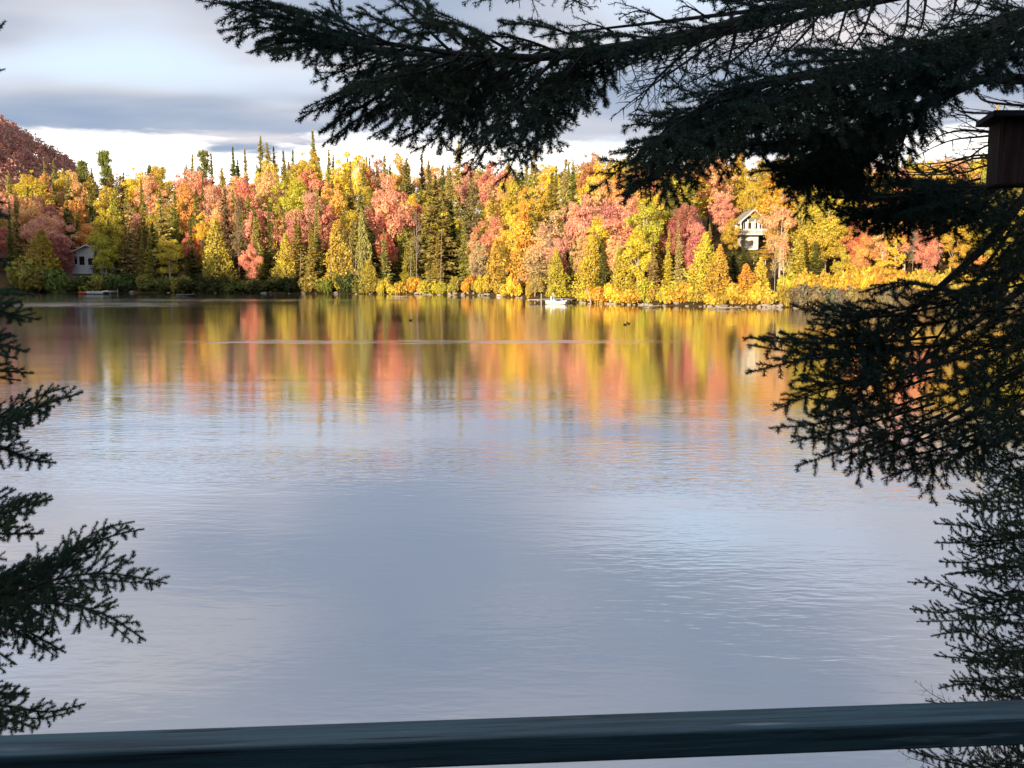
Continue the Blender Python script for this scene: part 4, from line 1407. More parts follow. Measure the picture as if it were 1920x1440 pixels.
tag(rail, "teal-stained wooden deck railing across the bottom of the view", "railing")
dk = empty("deck", (0, 0, DECK_Z))
pm = MB(); pm.box((-3.2, -0.068, -0.035), (3.2, 0.068, 0)); pme = pm.mesh("plank"); pme.materials.append(M_TEAL)
for i in range(22):
    o = bpy.data.objects.new("plank", pme); o.location = (0, 1.45 - i * 0.146, 0); link(o, dk)
jm = MB()
for sx in (-3.0, 0, 3.0):
    jm.box((sx - 0.05, -1.8, -0.22), (sx + 0.05, 1.45, -0.037))
    jm.box((sx - 0.07, 1.15, -3.3), (sx + 0.07, 1.29, -0.22)); jm.box((sx - 0.07, -1.6, -1.5), (sx + 0.07, -1.46, -0.22))
jm.build("joist_frame", M_TEAL, dk)
tag(dk, "teal plank deck behind the railing", "deck")


def needle_mat(name, a, b, c):
    m, t, o = new_mat(name)
    isl = t.node('ShaderNodeNewGeometry').outputs['Random Per Island']
    tc = t.node('ShaderNodeTexCoord').outputs['Object']
    n = t.noise(tc, 3.0, 3.0, 0.6)
    col_ = t.mix(t.ramp(n, 0.35, 0.65), c4(a), c4(b))
    col_ = t.mix(t.ramp(isl, 0.78, 1.0, 0, 0.8), col_, c4(c))
    d = t.node('ShaderNodeBsdfDiffuse', inp={0: col_})
    g = t.node('ShaderNodeBsdfGlossy', inp={0: c4((0.8, 0.9, 0.95)), 1: 0.45})
    tr = t.node('ShaderNodeBsdfTranslucent', inp={0: col_})
    mx = t.node('ShaderNodeMixShader', inp={0: 0.2, 1: d.outputs[0], 2: tr.outputs[0]})
    mx2 = t.node('ShaderNodeMixShader', inp={0: 0.025, 1: mx.outputs[0], 2: g.outputs[0]})
    t.l.new(mx2.outputs[0], o.inputs[0])
    return m


M_NEEDLE = needle_mat("fir_needles", (0.030, 0.075, 0.050), (0.062, 0.115, 0.055), (0.12, 0.10, 0.04))
M_NEEDLE_D = needle_mat("hemlock_needles", (0.024, 0.064, 0.054), (0.050, 0.080, 0.046), (0.08, 0.055, 0.02))
M_NEEDLE_C = needle_mat("young_spruce_needles", (0.034, 0.070, 0.045), (0.065, 0.095, 0.050), (0.15, 0.09, 0.04))
M_TWIG = rough_mat("twig_bark", (0.030, 0.025, 0.022), (0.014, 0.012, 0.011), 30.0, (1, 1, 1))
M_TWIG_G = rough_mat("grey_twig_bark", (0.10, 0.09, 0.085), (0.05, 0.045, 0.04), 30.0)


class Bough:
    """collects the wood and the needles of one bough"""
    def __init__(self, seed):
        self.rng = np.random.default_rng(seed)
        self.wood = MB()
        self.N = []

    def needles(self, pts, per_m, ln, wd, flat=None):
        rng = self.rng
        P = np.array([tuple(p) for p in pts])
        seg = np.linalg.norm(np.diff(P, axis=0), axis=1)
        cum = np.concatenate([[0], np.cumsum(seg)])
        L = cum[-1]
        n = max(4, int(L * per_m))
        s = np.sort(rng.random(n)) * L
        i = np.clip(np.searchsorted(cum, s, side='right') - 1, 0, len(seg) - 1)
        f = ((s - cum[i]) / np.maximum(seg[i], 1e-6))[:, None]
        base = P[i] * (1 - f) + P[i + 1] * f
        T = unit(P[i + 1] - P[i])
        r = rng.normal(size=(n, 3))
        if flat is not None:
            fl = np.array(tuple(flat))
            r = r - 0.55 * (r @ fl)[:, None] * fl[None]
        perp = unit(r - (r * T).sum(1, keepdims=True) * T)
        d = unit(perp * 0.82 + T * rng.uniform(0.35, 0.85, n)[:, None])
        l = (ln * rng.uniform(0.7, 1.12, n) * (1.05 - 0.45 * (s / L) ** 3))[:, None]
        side = unit(np.cross(d, rng.normal(size=(n, 3)))) * wd * 0.5
        self.N.append(np.stack([base - side, base + side, base + d * l], 1))

    def curve(self, p, d, L, droop, n=5):
        pts = [p.copy()]
        q, dd = p.copy(), d.copy()
        for k in range(n - 1):
            dd = (dd + Vector((0, 0, -droop / (n - 1))) + Vector(self.rng.normal(size=3)) * 0.05).normalized()
            q = q + dd * (L / (n - 1))
            pts.append(q.copy())
        return pts

    def spray(self, axis_pts, side_len, normal, r0=0.006, spacing=0.05, per_m=520, ln=0.016, wd=0.0022, droop=0.25, bare=0.0, sub=True, density=1.0, start=0.08):
        """a flat fan of twigs along an axis, as firs and hemlocks carry them"""
        rng = self.rng
        P = [Vector(p) for p in axis_pts]
        # smooth the axis by Catmull-Rom
        Q = []
        for i in range(len(P) - 1):
            a, b, c, d = P[max(i - 1, 0)], P[i], P[i + 1], P[min(i + 2, len(P) - 1)]
            for k in range(6):
                t = k / 6
                Q.append(0.5 * ((2 * b) + (c - a) * t + (2 * a - 5 * b + 4 * c - d) * t * t + (3 * b - 3 * c + d - a) * t ** 3))
        Q.append(P[-1])
        seg = [(Q[i + 1] - Q[i]).length for i in range(len(Q) - 1)]
        L = sum(seg)
        n = len(Q)
        self.wood.tube(Q, [max(r0 * (1 - 0.85 * i / (n - 1)), 0.0012) for i in range(n)], 5, False)
        N = Vector(normal).normalized()
        # needles along the outer part of the axis
        k0 = int(n * (0.35 if sub else 0.05))
        self.needles(Q[k0:], per_m, ln, wd, N)
        s = start * L
        sg = 1
        acc, i = 0.0, 0
        while s < L * 0.985:
            while i < len(seg) - 1 and acc + seg[i] < s:
                acc += seg[i]
                i += 1
            p = Q[i].lerp(Q[i + 1], (s - acc) / max(seg[i], 1e-6))
            T = (Q[i + 1] - Q[i]).normalized()
            Bn = N.cross(T).normalized()
            u = s / L
            env = min(1.0, 0.35 + u * 2.2) * min(1.0, (1 - u) * 1.9 + 0.12)
            l = side_len * env * rng.uniform(0.55, 1.15)
            ang = math.radians(rng.uniform(38, 62))
            d = (T * math.cos(ang) + Bn * sg * math.sin(ang) + N * rng.uniform(-0.22, 0.22)).normalized()
            if rng.random() < density:
                tw = self.curve(p, d, l, droop)
                self.wood.tube(tw, [max(r0 * 0.4, 0.0016), max(r0 * 0.33, 0.0014), 0.0013, 0.0011, 0.0009], 3, False)
                isbare = rng.random() < bare
                if not isbare:
                    self.needles(tw, per_m, ln, wd, N)
                if sub and l > 0.07:
                    q = 0.22
                    g = 1
                    while q < 0.95:
                        ii = min(int(q * 4), 3)
                        pp = tw[ii].lerp(tw[ii + 1], q * 4 - ii)
                        TT = (tw[ii + 1] - tw[ii]).normalized()
                        bb = N.cross(TT).normalized()
                        aa = math.radians(rng.uniform(30, 48))
                        d2 = (TT * math.cos(aa) + bb * g * math.sin(aa) + N * rng.uniform(-0.2, 0.2)).normalized()
                        l2 = l * 0.62 * (1.06 - q) * rng.uniform(0.6, 1.2) + 0.014
                        t2 = self.curve(pp, d2, l2, droop * 0.6, 3)
                        self.wood.tube([t2[0], t2[-1]], [0.0012, 0.0008], 3, False)
                        if not isbare or rng.random() < 0.3:
                            self.needles(t2, per_m, ln, wd, N)
                        g = -g
                        q += 0.7 * spacing / l * rng.uniform(0.8, 1.25)
            sg = -sg
            s += 0.5 * spacing * rng.uniform(0.75, 1.3)

    def finish(self, parent, nmat, wmat=M_TWIG, label=None):
        b = self.wood.build("branch", wmat, parent)
        if self.N:
            me = poly_mesh("needles", np.concatenate(self.N), 3)
            me.materials.append(nmat)
            o = bpy.data.objects.new("needles", me)
            o['kind'] = 'stuff'
            link(o, b)
        return b


def spray_px(bough, pts, depth0, depth1, side, tilt=0.6, jit=0.0, **kw):
    """pts in photo pixels; depth runs from depth0 at the root to depth1 at the tip"""
    rng = bough.rng
    n = len(pts)
    P = []
    j = rng.normal(size=3) * jit
    for i, (x, y) in enumerate(pts):
        u = i / (n - 1)
        p = at(x, y, depth0 + (depth1 - depth0) * u)
        P.append(p + Vector(j) * (0.3 + 0.7 * u))
    nrm = Vector((rng.normal() * 0.25, -tilt + rng.normal() * 0.25, 0.8))
    # keep the fan plane containing the axis
    T = (P[-1] - P[0]).normalized()
    nrm = (nrm - T * nrm.dot(T)).normalized()
    bough.spray(P, side, nrm, **kw)


# ------------------------------------------------------------------ fir at the left edge
fx = at(-260, 900, 4.6)
gzl = ground_z(fx.x, fx.y)
fir = empty("fir_tree", (0, 0, 0))
m = MB(); m.tube([(fx.x, fx.y, gzl - 0.4), (fx.x + 0.02, fx.y, 4.5), (fx.x + 0.05, fx.y, 8.5), (fx.x + 0.06, fx.y, 9.6)], [0.13, 0.10, 0.04, 0.01], 9); m.build("trunk", M_TWIG_G, fir, smooth=True)
LEFT = [
    ([(-260, 1090), (-100, 1118), (20, 1112), (110, 1085), (200, 1075), (313, 1094)], 0.30, 0.75),
    ([(-260, 1080), (-60, 1110), (60, 1080), (150, 1035), (210, 1005), (270, 992)], 0.22, 0.7),
    ([(-260, 1120), (-60, 1140), (80, 1130), (190, 1150), (274, 1202)], 0.22, 0.8),
    ([(-260, 1140), (-80, 1150), (20, 1170), (80, 1200), (124, 1224)], 0.20, 0.8),
    ([(-260, 1150), (-100, 1190), (-20, 1215), (30, 1246)], 0.18, 0.8),
    ([(-260, 760), (-100, 800), (10, 795), (80, 760), (148, 738)], 0.22, 0.7),
    ([(-260, 790), (-100, 830), (0, 840), (60, 862), (106, 868)], 0.18, 0.7),
    ([(-260, 690), (-100, 700), (-20, 695), (62, 700)], 0.16, 0.7),
    ([(-260, 900), (-100, 950), (0, 962), (60, 945), (98, 936)], 0.17, 0.7),
    ([(-260, 920), (-100, 985), (0, 1000), (80, 1000)], 0.17, 0.8),
    ([(-260, 1290), (-100, 1310), (20, 1325), (90, 1335), (160, 1320)], 0.16, 0.7),
    ([(-260, 1310), (-100, 1330), (0, 1345), (70, 1366)], 0.15, 0.7),
    ([(-260, 1270), (-100, 1290), (0, 1300), (55, 1300)], 0.14, 0.7),
    ([(-260, 540), (-110, 560), (-20, 580), (74, 600)], 0.20, 0.8),
    ([(-260, 560), (-110, 620), (-20, 640), (50, 660)], 0.16, 0.8),
    ([(-260, 500), (-110, 520), (-30, 545), (60, 552)], 0.16, 0.8),
    ([(-260, 380), (-110, 430), (-30, 470), (22, 500)], 0.18, 0.8),
    ([(-260, 300), (-110, 350), (-40, 380), (14, 410)], 0.15, 0.8),
    ([(-260, 90), (-110, 120), (-50, 100), (10, 40)], 0.10, 0.6),
    ([(-260, 140), (-110, 160), (-40, 140), (8, 130)], 0.10, 0.6),
]
for i, (pts, side, tilt) in enumerate(LEFT):
    b = Bough(900 + i)
    spray_px(b, pts, 4.6, 4.25 + 0.25 * math.sin(i * 2.1), side, tilt, r0=0.010, spacing=0.072, per_m=2300, ln=0.020, wd=0.0024, droop=0.16, start=0.12)
    j2 = [(x - 22 + 5 * math.sin(i + x), y + 14 * math.sin(i * 1.9 + 0.01 * x)) for x, y in pts]
    spray_px(b, j2, 4.75, 4.6 + 0.15 * math.sin(i * 3.1), side * 0.85, tilt, r0=0.007, spacing=0.085, per_m=1900, ln=0.020, wd=0.0024, droop=0.16, start=0.2)
    b.finish(fir, M_NEEDLE)
tag(fir, "dark green fir reaching in from the left edge with flat tiered boughs", "tree")

# ------------------------------------------------------------------ big hemlock at the right: its limbs cross the top and the right of the view
hem = empty("hemlock_tree", (0, 0, 0))
tx = at(2150, 400, 3.5)
gzr = ground_z(tx.x, tx.y)
m = MB(); m.tube([(tx.x + 0.05, tx.y, gzr - 0.5), (tx.x, tx.y, 4.0), (tx.x - 0.04, tx.y + 0.02, 7.5), (tx.x, tx.y, 11.0), (tx.x, tx.y, 14.0)], [0.22, 0.18, 0.14, 0.07, 0.01], 12); m.build("trunk", M_TWIG, hem, smooth=True)


def limb_px(bough, pts, d0, d1, r0, r1):
    n = len(pts)
    P = [at(x, y, d0 + (d1 - d0) * i / (n - 1)) for i, (x, y) in enumerate(pts)]
    bough.wood.tube(P, [r0 + (r1 - r0) * i / (n - 1) for i in range(n)], 7)


HK = dict(spacing=0.060, per_m=1900, ln=0.0170, wd=0.0021, droop=0.4)
# limb along the top
b = Bough(1)
limb_px(b, [(2150, -160), (1900, -70), (1650, -25), (1480, 12), (1330, 55), (1180, 84), (1000, 108), (850, 100), (700, 78), (560, 42), (430, 12)], 3.5, 2.85, 0.022, 0.003)
limb_px(b, [(1650, -25), (1400, 22), (1250, 40), (1120, 55), (1000, 70)], 3.2, 2.9, 0.009, 0.0015)
TOP = [
    [(700, 78), (560, 42), (440, 14), (362, 2)], [(640, 70), (540, 50), (470, 40), (393, 42)], [(690, 80), (600, 78), (520, 82), (455, 100)],
    [(740, 88), (650, 95), (580, 105), (525, 118)], [(820, 98), (720, 140), (620, 170), (538, 205)], [(800, 110), (720, 180), (655, 222), (607, 256)],
    [(860, 104), (790, 180), (745, 228), (700, 262)], [(880, 104), (830, 190), (800, 235), (752, 256)], [(920, 106), (860, 190), (820, 250)],
    [(980, 108), (920, 195), (885, 260), (852, 322)], [(1040, 104), (965, 190), (920, 250), (880, 312)], [(1090, 98), (1015, 185), (990, 250), (985, 294)],
    [(1000, 108), (900, 160), (860, 220), (845, 260)], [(940, 104), (850, 150), (780, 180), (700, 205)], [(860, 100), (780, 120), (690, 130), (610, 150)],
    [(760, 90), (700, 105), (640, 130), (590, 150)], [(1200, 82), (1110, 125), (1045, 180), (1010, 232)], [(900, 104), (840, 130), (800, 160), (760, 205)],
    [(760, 85), (690, 60), (620, 30), (560, 10)], [(840, 92), (790, 45), (745, 5), (715, -15)], [(660, 60), (635, 20), (618, -25)],
    [(900, 98), (860, 60), (820, 40), (775, 30)], [(960, 100), (900, 70), (850, 52), (800, 55)], [(1050, 98), (980, 70), (920, 62), (870, 66)],
    [(1120, 90), (1060, 70), (1000, 60), (940, 62)], [(560, 40), (500, 15), (440, -5)], [(1060, 104), (1000, 150), (960, 210), (940, 262)],
    [(1130, 95), (1060, 150), (1030, 200), (990, 262)],
]
for i, pts in enumerate(TOP):
    spray_px(b, pts, 2.85, 2.7 + 0.15 * math.sin(i * 1.7), 0.15, 0.7, jit=0.02, r0=0.005, **HK)
b.finish(hem, M_NEEDLE_D)
# second growth hanging behind the top limb, thickening it
b = Bough(2)
limb_px(b, [(2150, -120), (1800, -30), (1500, 30), (1200, 95), (950, 115), (760, 100), (620, 80)], 3.55, 3.25, 0.02, 0.004)
for i, pts in enumerate(TOP[4:20]):
    sh = [(x + 26, y + 8 * math.sin(i * 3.0) - 10) for x, y in pts]
    spray_px(b, sh, 3.25, 3.2 + 0.1 * math.sin(i * 2.7), 0.15, 0.7, jit=0.05, r0=0.005, **HK)
EXTRA = [
    [(1480, 20), (1410, 18), (1350, 8), (1300, 14)], [(1380, 42), (1310, 40), (1250, 34), (1200, 42)], [(1260, 68), (1190, 62), (1130, 58), (1080, 66)], [(1180, 84), (1120, 84), (1060, 84), (1000, 84)],
    [(1560, 0), (1480, -4), (1420, 2), (1370, 20)], [(1300, 62), (1230, 84), (1170, 100), (1110, 118)], [(1220, 80), (1150, 105), (1090, 130), (1030, 150)], [(1400, 40), (1330, 72), (1270, 92), (1210, 112)],
    [(1160, 90), (1100, 130), (1060, 165), (1030, 195)], [(900, 110), (820, 118), (740, 122), (660, 118)], [(820, 105), (740, 100), (660, 92), (590, 88)], [(960, 112), (890, 135), (820, 150), (740, 160)],
    [(1020, 108), (950, 140), (900, 175), (850, 205)], [(700, 85), (640, 78), (560, 70), (500, 62)], [(1660, -20), (1590, 4), (1530, 10), (1470, 28)],
]
for i, pts in enumerate(EXTRA):
    spray_px(b, pts, 2.95, 2.85 + 0.1 * math.sin(i * 2.2), 0.13, 0.7, jit=0.02, r0=0.004, **HK)
b.finish(hem, M_NEEDLE_D)
# thinner, partly bare twigs between the top limb and the next
b = Bough(3)
BARE_TWIGS = [
    [(1330, 55), (1240, 130), (1190, 180), (1158, 232)], [(1400, 35), (1300, 110), (1230, 160), (1150, 225)], [(1480, 12), (1390, 110), (1330, 150), (1260, 185)],
    [(1480, 18), (1450, 90), (1420, 140), (1390, 175)], [(1560, -5), (1500, 70), (1440, 120), (1370, 170)], [(1650, -20), (1640, 50), (1610, 110), (1560, 150)],
    [(1700, -30), (1690, 40), (1660, 90)], [(1740, -30), (1730, 50), (1690, 110)], [(1800, -40), (1790, 30), (1750, 80)], [(1600, -20), (1580, 60), (1570, 110)],
    [(1250, 75), (1200, 110), (1140, 140), (1080, 165)], [(1550, 0), (1470, 60), (1400, 90), (1330, 120)], [(1860, -60), (1830, 20), (1790, 70)],
    [(1380, 40), (1360, 100), (1340, 160), (1300, 190)], [(1900, -40), (1890, 20), (1860, 60)], [(1520, 5), (1530, 60), (1520, 120)],
]
for i, pts in enumerate(BARE_TWIGS):
    spray_px(b, pts, 3.2, 3.1 + 0.1 * math.sin(i), 0.16, 0.8, jit=0.02, r0=0.006, bare=0.72, spacing=0.045, per_m=420, ln=0.013, wd=0.002, droop=0.3)
for pts in ([(1250, 40), (1200, 20), (1160, 35)], [(1330, 35), (1290, 12), (1270, 18)], [(1150, 60), (1110, 45), (1070, 52)], [(1120, -60), (1090, -10), (1060, 15)], [(1040, -50), (1070, -5), (1112, 18)],
            [(900, -50), (930, -10), (885, 6)], [(1000, -40), (985, -8), (960, 4)]):
    spray_px(b, pts, 3.0, 2.95, 0.09, 0.7, r0=0.004, bare=0.2, spacing=0.045, per_m=480, ln=0.014, wd=0.0022, droop=0.2)
b.finish(hem, M_NEEDLE_D)
# heavy limb crossing the upper right
b = Bough(4)
limb_px(b, [(2150, -80), (1990, 0), (1900, 40), (1800, 85), (1700, 112), (1580, 130), (1450, 152), (1350, 185), (1260, 235), (1180, 310)], 3.2, 2.85, 0.034, 0.004)
UPR = [
    [(1450, 152), (1340, 200), (1230, 290), (1112, 388)], [(1430, 160), (1330, 190), (1260, 215), (1208, 232)], [(1400, 180), (1310, 230), (1240, 280), (1190, 330)],
    [(1380, 190), (1300, 260), (1230, 330), (1150, 372)], [(1460, 155), (1380, 210), (1300, 270), (1240, 340)], [(1500, 145), (1430, 200), (1350, 240), (1290, 300)],
    [(1560, 135), (1480, 190), (1400, 215), (1330, 230)], [(1600, 130), (1520, 190), (1450, 225), (1380, 236)], [(1650, 120), (1580, 180), (1500, 225), (1440, 245)],
    [(1700, 112), (1640, 170), (1570, 215), (1500, 250)], [(1760, 100), (1700, 160), (1640, 200), (1570, 240)], [(1560, 132), (1480, 140), (1400, 150), (1330, 172)],
    [(1700, 110), (1600, 118), (1520, 125), (1450, 140)], [(1850, 60), (1780, 80), (1700, 92), (1620, 108)], [(1820, 80), (1760, 140), (1710, 180), (1650, 215)],
    [(1900, 40), (1850, 90), (1800, 130), (1740, 160)], [(1920, 60), (1890, 110), (1860, 140)], [(1950, 10), (1900, 20), (1840, 45), (1770, 75)],
    [(1330, 200), (1280, 225), (1245, 255), (1215, 300)], [(1880, 50), (1800, 70), (1720, 100), (1640, 120)], [(1960, 0), (1900, 50), (1840, 90), (1770, 120)], [(1780, 95), (1700, 125), (1620, 150), (1540, 165)],
    [(1640, 122), (1560, 150), (1480, 175), (1400, 200)], [(1940, 40), (1890, 80), (1830, 115), (1790, 150)], [(1840, 85), (1770, 120), (1700, 150), (1620, 180)], [(1300, 230), (1260, 270), (1230, 320), (1170, 352)], [(1950, 20), (1930, 60), (1905, 110)],
]
for i, pts in enumerate(UPR):
    spray_px(b, pts, 2.75, 2.55 + 0.1 * math.sin(i * 1.3), 0.15, 0.7, jit=0.02, r0=0.006, **HK)
    if i in (0, 2, 4, 6, 8, 9, 10, 12, 14):
        spray_px(b, [(x + 18, y + 6) for x, y in pts], 2.95, 2.8, 0.14, 0.7, jit=0.03, r0=0.005, **HK)
b.finish(hem, M_NEEDLE_D)
# next limb down, below it
b = Bough(5)
limb_px(b, [(2150, 60), (1960, 150), (1880, 148), (1835, 150), (1770, 180), (1690, 210), (1600, 246), (1500, 265), (1400, 270), (1325, 264)], 3.4, 2.9, 0.022, 0.004)
MIDR = [
    [(1600, 246), (1500, 268), (1410, 272), (1320, 262)], [(1620, 245), (1540, 290), (1470, 320), (1400, 332)], [(1660, 225), (1590, 270), (1520, 300), (1450, 300)],
    [(1680, 240), (1620, 300), (1540, 340), (1450, 340)], [(1700, 210), (1640, 260), (1580, 300), (1530, 330)], [(1740, 200), (1700, 250), (1640, 290), (1580, 310)],
    [(1580, 280), (1520, 320), (1470, 345), (1420, 318)], [(1700, 230), (1680, 290), (1650, 330)], [(1650, 250), (1570, 255), (1500, 250), (1430, 255)], [(1760, 190), (1700, 195), (1640, 205), (1570, 225)],
    [(1660, 260), (1600, 320), (1560, 345)], [(1780, 175), (1750, 210), (1730, 260)], [(1640, 262), (1560, 310), (1500, 335), (1470, 355)],
]
for i, pts in enumerate(MIDR):
    spray_px(b, pts, 3.1, 2.9 + 0.1 * math.sin(i * 1.9), 0.14, 0.7, jit=0.02, r0=0.005, **HK)
    if i % 2 == 0:
        spray_px(b, [(x + 14, y - 10) for x, y in pts], 3.3, 3.2, 0.14, 0.7, jit=0.04, r0=0.005, **HK)
b.finish(hem, M_NEEDLE_D)
# brownish lower lobe
b = Bough(6)
limb_px(b, [(2150, 300), (1960, 340), (1860, 350), (1760, 358), (1660, 372), (1560, 370)], 3.5, 3.1, 0.016, 0.004)
LOW = [
    [(1780, 355), (1700, 372), (1620, 385), (1540, 352)], [(1760, 360), (1680, 395), (1620, 410), (1565, 398)], [(1820, 355), (1740, 385), (1680, 410), (1640, 432)],
    [(1860, 350), (1800, 385), (1740, 405), (1700, 412)], [(1900, 345), (1850, 390), (1810, 420), (1760, 440)], [(1720, 365), (1650, 360), (1590, 345), (1545, 340)],
    [(1800, 350), (1720, 345), (1650, 340), (1590, 350)], [(1900, 360), (1880, 400), (1850, 440)], [(1950, 350), (1920, 400), (1890, 450), (1860, 480)], [(1840, 360), (1780, 370), (1720, 380), (1670, 400)],
    [(1880, 352), (1820, 350), (1750, 352), (1690, 372)], [(1740, 372), (1690, 400), (1640, 405), (1590, 415)],
]
for i, pts in enumerate(LOW):
    spray_px(b, pts, 3.25, 3.1 + 0.1 * math.sin(i * 1.3), 0.14, 0.75, jit=0.02, r0=0.005, **HK)
    spray_px(b, [(x + 16, y - 6) for x, y in pts], 3.45, 3.35, 0.13, 0.75, jit=0.04, r0=0.005, **HK)
b.finish(hem, M_NEEDLE_D)
# bare twig tangle beside the bird box
b = Bough(7)
for i, pts in enumerate([[(2000, 230), (1860, 252), (1780, 262), (1700, 300)], [(2000, 260), (1860, 270), (1800, 300), (1690, 310)], [(2000, 290), (1870, 280), (1790, 290), (1720, 330)],
                         [(2000, 240), (1850, 235), (1800, 220), (1760, 225)], [(2000, 310), (1870, 305), (1800, 320), (1640, 318)], [(1960, 200), (1850, 190), (1820, 170), (1790, 150)],
                         [(2000, 330), (1850, 300), (1760, 330), (1600, 320)], [(1990, 270), (1840, 245), (1770, 250), (1735, 275)], [(2000, 210), (1830, 225), (1790, 215)]]):
    spray_px(b, pts, 3.6, 3.4, 0.13, 0.8, jit=0.02, r0=0.006, bare=0.96, spacing=0.07, per_m=120, ln=0.012, wd=0.002, droop=0.15, density=0.8)
b.finish(hem, M_NEEDLE_D)
# long limbs sweeping down to the right-hand spray over the water
b = Bough(8)
limb_px(b, [(2150, 300), (1990, 330), (1920, 370), (1840, 470), (1760, 540), (1690, 600), (1640, 630)], 3.4, 2.9, 0.020, 0.005)
limb_px(b, [(2150, 440), (1990, 500), (1920, 540), (1850, 590), (1780, 640), (1700, 700)], 3.4, 2.9, 0.018, 0.005)
limb_px(b, [(2150, 600), (1990, 650), (1900, 700), (1800, 770), (1720, 820)], 3.5, 3.0, 0.016, 0.004)
limb_px(b, [(1960, 360), (1890, 440), (1800, 570), (1720, 690)], 3.2, 3.0, 0.009, 0.003)
RIGHT = [
    [(1760, 560), (1680, 575), (1600, 580), (1506, 556)], [(1720, 590), (1640, 590), (1590, 600), (1530, 600)], [(1780, 600), (1680, 615), (1540, 632), (1394, 630)],
    [(1760, 630), (1640, 640), (1520, 640), (1420, 632)], [(1780, 640), (1650, 660), (1500, 668), (1388, 692)], [(1760, 660), (1640, 680), (1540, 700), (1400, 690)],
    [(1750, 690), (1640, 715), (1540, 735), (1450, 776)], [(1740, 710), (1650, 740), (1570, 760), (1500, 745)], [(1760, 740), (1660, 775), (1560, 795), (1470, 802)],
    [(1750, 770), (1640, 810), (1550, 840), (1478, 862)], [(1770, 800), (1680, 840), (1610, 868), (1568, 890)], [(1820, 800), (1720, 850), (1655, 880), (1614, 904)],
    [(1850, 820), (1770, 860), (1700, 880), (1660, 895)], [(1900, 810), (1820, 850), (1780, 880), (1755, 900)], [(1820, 560), (1760, 540), (1680, 530), (1620, 545)],
    [(1900, 520), (1820, 540), (1750, 560), (1690, 545)], [(1900, 580), (1820, 590), (1740, 610), (1660, 605)], [(1920, 620), (1840, 650), (1760, 680), (1680, 700)],
    [(1930, 680), (1850, 720), (1770, 750), (1690, 780)], [(1940, 740), (1870, 780), (1800, 810), (1720, 830)], [(1960, 640), (1890, 680), (1830, 720), (1790, 770)],
    [(1960, 560), (1890, 600), (1840, 640), (1800, 690)], [(1980, 780), (1920, 820), (1880, 850), (1850, 890)], [(1980, 700), (1930, 760), (1890, 800), (1860, 840)],
    [(1950, 480), (1890, 510), (1840, 560), (1800, 600)], [(1960, 420), (1900, 460), (1860, 500), (1800, 520)], [(1990, 600), (1940, 650), (1910, 700), (1880, 760)],
    [(1700, 600), (1640, 650), (1580, 690), (1540, 720)], [(1700, 700), (1640, 740), (1590, 790), (1550, 820)], [(1980, 380), (1930, 430), (1890, 480), (1850, 540)],
    [(1990, 860), (1940, 870), (1900, 880), (1860, 905)], [(1990, 500), (1950, 560), (1920, 620), (1900, 680)],
]
for i, pts in enumerate(RIGHT):
    pts = [(x, y - 16 * max(0.0, (y - 640) / 260)) for x, y in pts]
    spray_px(b, pts, 3.0, 2.85 + 0.12 * math.sin(i * 1.3), 0.12 + 0.03 * math.sin(i * 2.3), 0.7, jit=0.02, r0=0.005, **HK)
    if i % 3 == 0 or (i > 13 and i % 2):
        spray_px(b, [(x + 20, y + 10) for x, y in pts], 3.25, 3.15, 0.14, 0.7, jit=0.04, r0=0.005, **HK)
b.finish(hem, M_NEEDLE_D)
tag(hem, "large dark hemlock whose limbs hang across the top and right of the view", "tree")

# ------------------------------------------------------------------ young spruce below, by the water at the right
ysp = empty("young_spruce_tree", (0, 0, 0))
YD = 6.6
bx = at(2010, 1200, YD)
m = MB(); m.tube([(bx.x, bx.y, ground_z(bx.x, bx.y) - 0.3), (bx.x, bx.y, 3.0), (bx.x - 0.05, bx.y, 5.0)], [0.08, 0.06, 0.012], 8); m.build("trunk", M_TWIG_G, ysp, smooth=True)
YS = []
yr = random.Random(9)
TIPS = [(1768, 905), (1775, 935), (1800, 960), (1748, 968), (1790, 1000), (1770, 1020), (1745, 1046), (1800, 1075), (1760, 1090), (1708, 1112), (1706, 1128), (1715, 1166), (1740, 1180), (1760, 1205), (1752, 1240),
        (1790, 1262), (1762, 1290), (1745, 1320), (1770, 1345), (1730, 1385), (1706, 1410), (1715, 1440), (1820, 1120), (1830, 1050), (1840, 980), (1850, 1200), (1840, 1290), (1850, 1400), (1800, 1420), (1780, 1480),
        (1830, 930), (1860, 905), (1880, 960), (1890, 1060), (1880, 1150), (1890, 1250), (1880, 1340), (1890, 1430), (1800, 1160), (1810, 1230), (1800, 1330), (1760, 1460)]
for i, (x, y) in enumerate(TIPS):
    b = Bough(1500 + i)
    L_ = 2010 - x
    pts = [(2010, y - 20 + yr.uniform(-25, 15)), (2010 - L_ * 0.4, y + 8 + yr.uniform(-30, 30)), (2010 - L_ * 0.75, y + 6 + yr.uniform(-18, 18)), (x, y)]
    spray_px(b, pts, YD + yr.uniform(-0.3, 0.3), YD - 0.2 + yr.uniform(-0.4, 0.3), 0.19, 0.7 + yr.uniform(-0.4, 0.6), jit=0.04, r0=0.004, spacing=0.085, per_m=1600, ln=0.019, wd=0.0030, droop=0.12, bare=0.06)
    b.finish(ysp, M_NEEDLE_C, M_TWIG)
tag(ysp, "young spruce with open grey-green boughs at the right, behind the railing", "tree")

